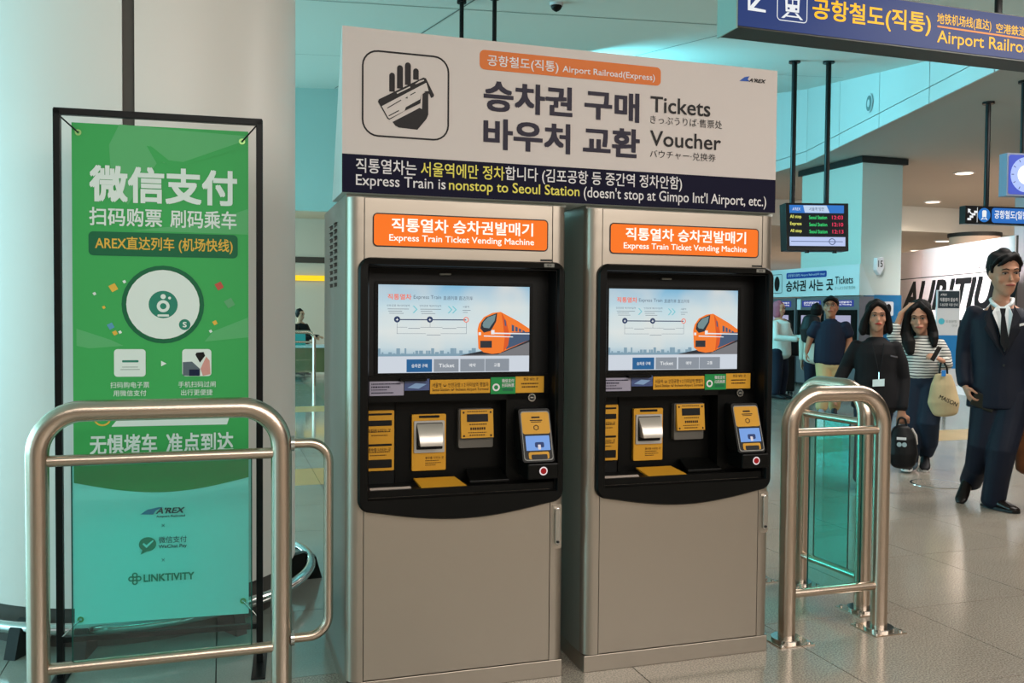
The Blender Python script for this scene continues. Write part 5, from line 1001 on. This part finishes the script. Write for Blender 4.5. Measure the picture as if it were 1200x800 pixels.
prism('phone_body', [q-a_*.065-b_*.018, q-a_*.065+b_*.018, q+a_*.065+b_*.018, q+a_*.065-b_*.018], Y*.01, mat('phone_case', (40, 34, 32), .3), ph, bevel=.003); prism('phone_edge', [q-a_*.06+b_*.018, q-a_*.06+b_*.022, q+a_*.06+b_*.022, q+a_*.06+b_*.018], Y*.01, M_w2, ph)
tb = thing('tote_bag', F.p(1106, 470, .15), 'beige canvas tote bag hanging from the striped woman\'s wrist', 'bag')
blob_union('bag_body', [loft([F.p(1108, 483, .14), F.p(1107, 470, .15), F.p(1106, 450, .15), F.p(1106, 438, .15)], [(.105, .05), (.125, .06), (.095, .045), (.065, .02)], X, 18)], mat('canvas_beige', (178, 158, 122), .8, mottle=(7, .12)), tb, .008, 2)
for sx in (-1, 1): tube('strap', [F.p(1106+sx*5, 440, .15), F.p(1106+sx*4, 430, .15), F.p(1104, 419, .16)], .008, M_black, tb, 8)
prism('blue_tag', [F.p(1104, 440, .19), F.p(1109, 440, .19), F.p(1109, 433, .19), F.p(1104, 433, .19)], Y*.004, mat('tag_blue', (50, 120, 190), .5), tb)
tpl = Plane(F.p(1101, 466, .222), (X*.9-ZA*.42), (ZA)); tpl.text('MAISON', (0, 0, .15, .035), M_blk, tb, .02, .0)
# ---- woman in black
F = Fig('woman in a black jacket with a white name card walking behind the barriers', 6.9, 1024); X, Y = F.Xv, F.Yv
hd = F.head(1027, 353, 387, yaw=.14, nod=.0, dy=.02)
shL, shR = F.p(1004, 404), F.p(1049, 404); elL, elR = F.p(991, 432, -.04), F.p(1059, 444, -.03); wrL, wrR = F.p(981, 457, .05), F.p(1058, 480, .05)
hipL, hipR = F.p(1017, 462), F.p(1036, 462); knL, knR = F.p(1016, 516, .05), F.p(1030, 516, -.02); anL, anR = F.p(1013, 566, .03), F.p(1027, 560, -.22)
body = hd+[loft([F.p(1027, 402, -.03), F.p(1027, 392, -.02), F.hf(0, -.01, .04)], rad(.052, .047, .05), X, 14), loft([F.p(1027, 462), F.p(1027, 440), F.p(1027, 415), F.p(1027, 402)], [(.14, .09), (.12, .085), (.14, .09), (.08, .06)], X, 18), loft([shL, elL, wrL], rad(.042, .036, .026), X), loft([shR, elR, wrR], rad(.042, .036, .026), X), loft([hipL, knL, anL], rad(.075, .05, .038), X), loft([hipR, knR, anR], rad(.075, .05, .038), X)]
body += F.hand(wrL, ZA*-1+X*-.3, X, .92, .6, .2, 1)+F.hand(wrR, ZA*-1, Y*-1, .92, 1.2, .1, 1)
blob_union('body', body, M_sk1, F.root, VX); F.face(M_hair, M_lipr)
f, k = F.hf, F.hk
hair = [loft([f(0, -.03, .10), f(0, -.028, .16), f(0, -.022, .205), f(0, -.014, .234), f(0, -.01, .248)], [(.088*k, .085*k), (.092*k, .098*k), (.085*k, .095*k), (.064*k, .075*k), (.03*k, .04*k)], F.hX, 20),
  loft([f(-.01, .06, .232), f(-.055, .070, .195), f(-.082, .045, .140), f(-.100, .02, .07), f(-.110, .01, 0), f(-.105, .01, -.03)], rad(.018*k, .022*k, .022*k, .032*k, .036*k, .025*k), F.hX, 12), loft([f(-.01, .06, .232), f(.045, .070, .200), f(.078, .040, .150), f(.092, .01, .08), f(.100, .0, .01), f(.098, .0, -.02)], rad(.018*k, .018*k, .018*k, .026*k, .030*k, .02*k), F.hX, 12), loft([f(0, -.07, .15), f(0, -.075, .05), f(0, -.07, -.02)], [(.08*k, .05*k), (.10*k, .05*k), (.10*k, .045*k)], F.hX, 14)]
blob_union('hair', hair, M_hair, F.root, .008, 2)
M_bk = mat('black_knit', (17, 17, 20), .8, mottle=(9, .2)); M_nvt = mat('navy_trousers', (16, 22, 38), .75)
top = [loft([F.p(1027, 476), F.p(1027, 462), F.p(1027, 436), F.p(1027, 414), F.p(1027, 403), F.p(1027, 399)], [(.175, .125), (.17, .12), (.15, .11), (.158, .11), (.148, .085), (.085, .06)], X, 22), loft([shL+X*.01, F.p(998, 418, -.02), elL, wrL+ZA*.03], rad(.055, .058, .052, .044), X), loft([shR-X*.01, F.p(1055, 424, -.02), elR, wrR+ZA*.02], rad(.055, .058, .052, .044), X)]
blob_union('black_jacket', top, M_bk, F.root, .009, 3)
blob_union('trousers', [loft([F.p(1027, 458), F.p(1027, 472)], [(.15, .1), (.165, .11)], X, 20), loft([hipL, knL, anL+ZA*.02], rad(.100, .078, .066), X), loft([hipR, knR, anR+ZA*.02], rad(.100, .078, .066), X)], M_nvt, F.root, .010, 2)
h_ = Vector((anL.x, anL.y, 0)); F.shoe(h_-Y*.06+ZA*.004, h_+Y*.18+ZA*.004, M_sn); F.shoe(anR-ZA*.02-Y*.02, anR-ZA*.13+Y*.15, M_sn)
tube('lanyard', [F.p(1022, 402, .115), F.p(1028, 425, .135), F.p(1031, 440, .14), F.p(1034, 425, .135), F.p(1036, 402, .11)], .0035, M_bk, F.root, 6); tube('card_clip', [F.p(1031, 436, .15), F.p(1031, 444, .155)], .004, M_chrome, F.root, 6)
prism('name_card', [F.p(1023.5, 453, .165), F.p(1037.5, 452, .165), F.p(1037.5, 443.5, .155), F.p(1023.5, 445, .155)], Y*.004, mat('card_white', (196, 212, 214), .3), F.root)
prism('chest_badge', [F.p(1044, 415.5, .118), F.p(1052, 417, .095), F.p(1052, 418.5, .095), F.p(1044, 417, .118)], Y*.01, mat('badge_grey', (90, 90, 96), .4), F.root)
bk_ = thing('black_backpack', F.p(1059, 520, .08), 'small black backpack with two pale dots carried by the woman in black', 'bag')
blob_union('bag_body', [loft([F.p(1061, 543, .08), F.p(1060, 530, .08), F.p(1059, 512, .08), F.p(1058, 500, .08)], [(.085, .05), (.108, .07), (.098, .065), (.06, .04)], X, 18)], mat('black_nylon', (14, 14, 16), .5), bk_, .008, 2); tube('top_handle', fillet([F.p(1052, 502, .08), F.p(1055, 488, .08), F.p(1062, 488, .08), F.p(1065, 502, .08)], .03, 4), .008, M_black, bk_, 8)
prism('white_patch', [F.p(1053, 514, .152), F.p(1064, 514, .152), F.p(1064, 511, .152), F.p(1053, 511, .152)], Y*.004, M_w2, bk_)
for x_ in (1056, 1062): cyl('pale_dot', F.p(x_, 519.5, .148), .017, .006, mat('pale_dot', (150, 170, 176), .4), bk_, Y, 14)
tube('pale_strap', [F.p(1070, 500, .07), F.p(1075, 508, .09), F.p(1076, 518, .08)], .009, mat('pale_strap', (170, 165, 160), .6), bk_, 8)
# ---- man in polo shirt
F = Fig('man in a navy polo shirt and khaki trousers in front of the distant machines', 12.3, 972); X, Y = F.Xv, F.Yv
hd = F.head(973, 347, 372, yaw=-.1, nod=-.25, dy=0)
shL, shR = F.p(956, 381), F.p(990, 381); elL, elR = F.p(949, 398, -.02), F.p(995, 398, -.02); wrL, wrR = F.p(945, 413, .05), F.p(992, 414, .08)
hipL, hipR = F.p(966, 424), F.p(979, 424); knL, knR = F.p(967, 452, .10), F.p(981, 452, 0); anL, anR = F.p(964, 481, .12), F.p(979, 479, -.2)
body = hd+[loft([F.p(973, 380, -.03), F.hf(0, -.01, .04)], rad(.06, .06), X, 14), loft([F.p(973, 424), F.p(973, 405), F.p(973, 388), F.p(973, 380)], [(.17, .12), (.16, .12), (.17, .11), (.09, .06)], X, 18), loft([shL, elL, wrL], rad(.055, .045, .03), X), loft([shR, elR, wrR], rad(.055, .045, .03), X), loft([hipL, knL, anL], rad(.09, .06, .045), X), loft([hipR, knR, anR], rad(.09, .06, .045), X)]
body += F.hand(wrL, ZA*-1+Y*.1, X, 1, .6)+F.hand(wrR, ZA*-1, X*-1, 1, .6, .2, -1)
blob_union('body', body, M_sk2, F.root, .011); F.face(M_hair, M_lip, glasses=True)
f, k = F.hf, F.hk
blob_union('hair', [loft([f(0, -.025, .12), f(0, -.02, .18), f(0, -.012, .225), f(0, -.01, .245)], [(.080*k, .085*k), (.088*k, .102*k), (.070*k, .082*k), (.03*k, .04*k)], F.hX, 18), loft([f(-.07, .04, .17), f(-.03, .09, .198), f(.03, .09, .198), f(.07, .04, .17)], rad(.018*k, .02*k, .02*k, .018*k), F.hZ, 10)], M_hair, F.root, .01, 2)
M_po = mat('navy_pique', (15, 22, 40), .75)
blob_union('polo_shirt', [loft([F.p(973, 424), F.p(973, 414), F.p(973, 398), F.p(973, 388), F.p(973, 379), F.p(973, 376)], [(.215, .155), (.212, .155), (.20, .15), (.205, .13), (.17, .10), (.09, .07)], X, 20), loft([shL+X*.02, F.p(951, 392, -.01)], rad(.088, .082), X), loft([shR-X*.02, F.p(994, 392, -.01)], rad(.088, .082), X)], M_po, F.root, .011, 2)
blob_union('khaki_trousers', [loft([F.p(973, 420), F.p(973, 430)], [(.175, .13), (.19, .135)], X, 18), loft([hipL, knL, anL+ZA*.03], rad(.12, .095, .08), X), loft([hipR, knR, anR+ZA*.03], rad(.12, .095, .08), X)], mat('khaki_cotton', (172, 146, 104), .8), F.root, .011, 2)
h_ = Vector((anL.x, anL.y, 0)); F.shoe(h_-Y*.06+ZA*.01, h_+Y*.2+ZA*.01, mat('grey_sneaker', (120, 124, 130), .6), sole=M_so); F.shoe(anR-ZA*.01-Y*.03, anR-ZA*.13+Y*.17, M_sn)
# ---- bystanders by the distant machines and in the far hall (seen from behind or small)
def bystander(label, D, x, yt, top_c, leg_c, hair_m, yaw=PI, extra=None, arm=0, foot=None, long_=False):
    F = Fig(label, D, x); X, Y = F.Xv, F.Yv; s_ = F.sc; yc = yt+.235*s_; sy = yc+.07*s_; hy_ = F.hy+(1.33-.90)*s_; fy = F.hy+1.33*s_; R3 = Matrix.Rotation(yaw, 3, ZA); Xr, Yr = R3 @ X, R3 @ Y
    hd = F.head(x, yt, yc, yaw=yaw); c0 = F.p(x, fy); shy = F.p(x, sy).z; hz = min(.92, shy*.60)
    g = lambda a, b, z: Vector((c0.x, c0.y, 0))+Xr*a+Yr*b+ZA*z
    w1, w2 = (g(-.10, .42, shy-.30), g(.10, .42, shy-.28)) if arm else (g(-.24, .06, hz-.10), g(.24, .06, hz-.10)); e1, e2 = g(-.24, .08, shy-.28), g(.24, .08, shy-.28)
    body = hd+[loft([g(0, -.02, shy-.02), F.hf(0, -.01, .04)], rad(.055, .055), X, 12), loft([g(0, 0, hz), g(0, 0, shy-.2), g(0, 0, shy)], [(.14, .10), (.14, .10), (.10, .06)], X, 16)]+[loft([a, b, c], rad(.045, .036, .026), X) for a, b, c in ((g(-.17, 0, shy-.04), e1, w1), (g(.17, 0, shy-.04), e2, w2))]+[loft([g(s*.09, 0, hz), g(s*.10, .03, hz*.52), g(s*.10, 0, .07)], rad(.08, .055, .04), X) for s in (-1, 1)]
    body += F.hand(w1, (w1-e1), ZA*-1 if arm else Xr, .95, .6)+F.hand(w2, (w2-e2), ZA*-1 if arm else Xr*-1, .95, .6, .2, -1)
    blob_union('body', body, M_sk1, F.root, .012); F.face(M_hair, M_lip); f, k = F.hf, F.hk
    blob_union('hair', [loft([f(0, -.03, .0 if long_ else .09), f(0, -.03, .15), f(0, -.015, .22), f(0, -.01, .245)], [(.085*k, .075*k), (.092*k, .10*k), (.072*k, .085*k), (.03*k, .04*k)], F.hX, 16)], hair_m, F.root, .011, 2)
    blob_union('top', [loft([g(0, 0, hz-.05), g(0, 0, shy-.2), g(0, 0, shy-.04), g(0, 0, shy)], [(.195, .145), (.18, .135), (.17, .10), (.08, .06)], X, 18)]+[loft([a, b, b+(c-b)*.85], rad(.07, .058, .046), X) for a, b, c in ((g(-.16, 0, shy-.05), e1, w1), (g(.16, 0, shy-.05), e2, w2))], top_c, F.root, .012, 2)
    blob_union('trousers', [loft([g(s*.08, 0, hz), g(s*.10, .03, hz*.52), g(s*.10, 0, .09)], rad(.115, .085, .07), X) for s in (-1, 1)], leg_c, F.root, .012, 2)
    for s in (-1, 1): F.shoe(g(s*.10, -.06, .004), g(s*.10, .19, .004), M_sn)
    return F, g, shy
M_cr = mat('cream_top', (200, 202, 196), .7); M_sc = mat('pink_scarf', (150, 80, 96), .7); M_co = mat('pale_coat', (176, 170, 158), .75)
Fa, ga, sa_ = bystander('person with a pink head scarf and white top using a distant machine', 14.6, 913, 353, M_cr, M_nvt, M_sc, yaw=-PI/2-.5+PI, arm=1, long_=True)
bb_ = thing('black_shoulder_bag', ga(.05, -.2, .9), 'black bag at the side of the person in the pink scarf', 'bag'); blob_union('bag_body', [loft([ga(.46, .06, .72), ga(.46, .06, .98)], [(.16, .07), (.15, .06)], Fa.Xv, 14)], MATS['black_nylon'], bb_, .012, 2); tube('bag_strap', [ga(.42, .04, 1.0), ga(.30, .02, 1.25), ga(.14, .0, sa_+.02)], .012, M_black, bb_, 6)
Fb, gb, sb_ = bystander('person in a pale coat standing behind the man in the polo shirt', 13.7, 957, 356, M_co, M_nvt, M_hair, yaw=PI-.3)
b2_ = thing('dark_backpack', gb(0, -.2, 1.15), 'dark backpack worn by the person in the pale coat', 'bag'); blob_union('bag_body', [loft([gb(0, -.27, .98), gb(0, -.29, 1.15), gb(0, -.26, 1.32)], [(.14, .09), (.16, .10), (.12, .07)], Fb.Xv, 14)], MATS['black_nylon'], b2_, .012, 2)
bystander('dark-haired person in black beyond the far glass railing, left of the machines', 19.2, 352, 362, mat('black_top', (20, 20, 22), .8), M_nvt, M_hair, yaw=.9, arm=1)
sc = thing('suitcase', atfl(914, 462), 'black suitcase beside the person in the pink scarf', 'suitcase'); q = sc.location; q2 = Vector((q.x, q.y, 0))
prism('suitcase_shell', [q2-XA*.22-DA*.12+ZA*.06, q2+XA*.22-DA*.12+ZA*.06, q2+XA*.22+DA*.12+ZA*.06, q2-XA*.22+DA*.12+ZA*.06], ZA*.62, M_blackpl, sc, bevel=.03)
for a_ in (-1, 1):
    for b_ in (-1, 1): cyl('wheel', q2+XA*.17*a_+DA*.08*b_-XA*.012+ZA*.03, .03, .024, M_rub, sc, XA, 12)
tube('pull_handle', fillet([q2-XA*.09+ZA*.68, q2-XA*.09+ZA*1.0, q2+XA*.09+ZA*1.0, q2+XA*.09+ZA*.68], .03, 3), .009, M_chrome, sc, 8)
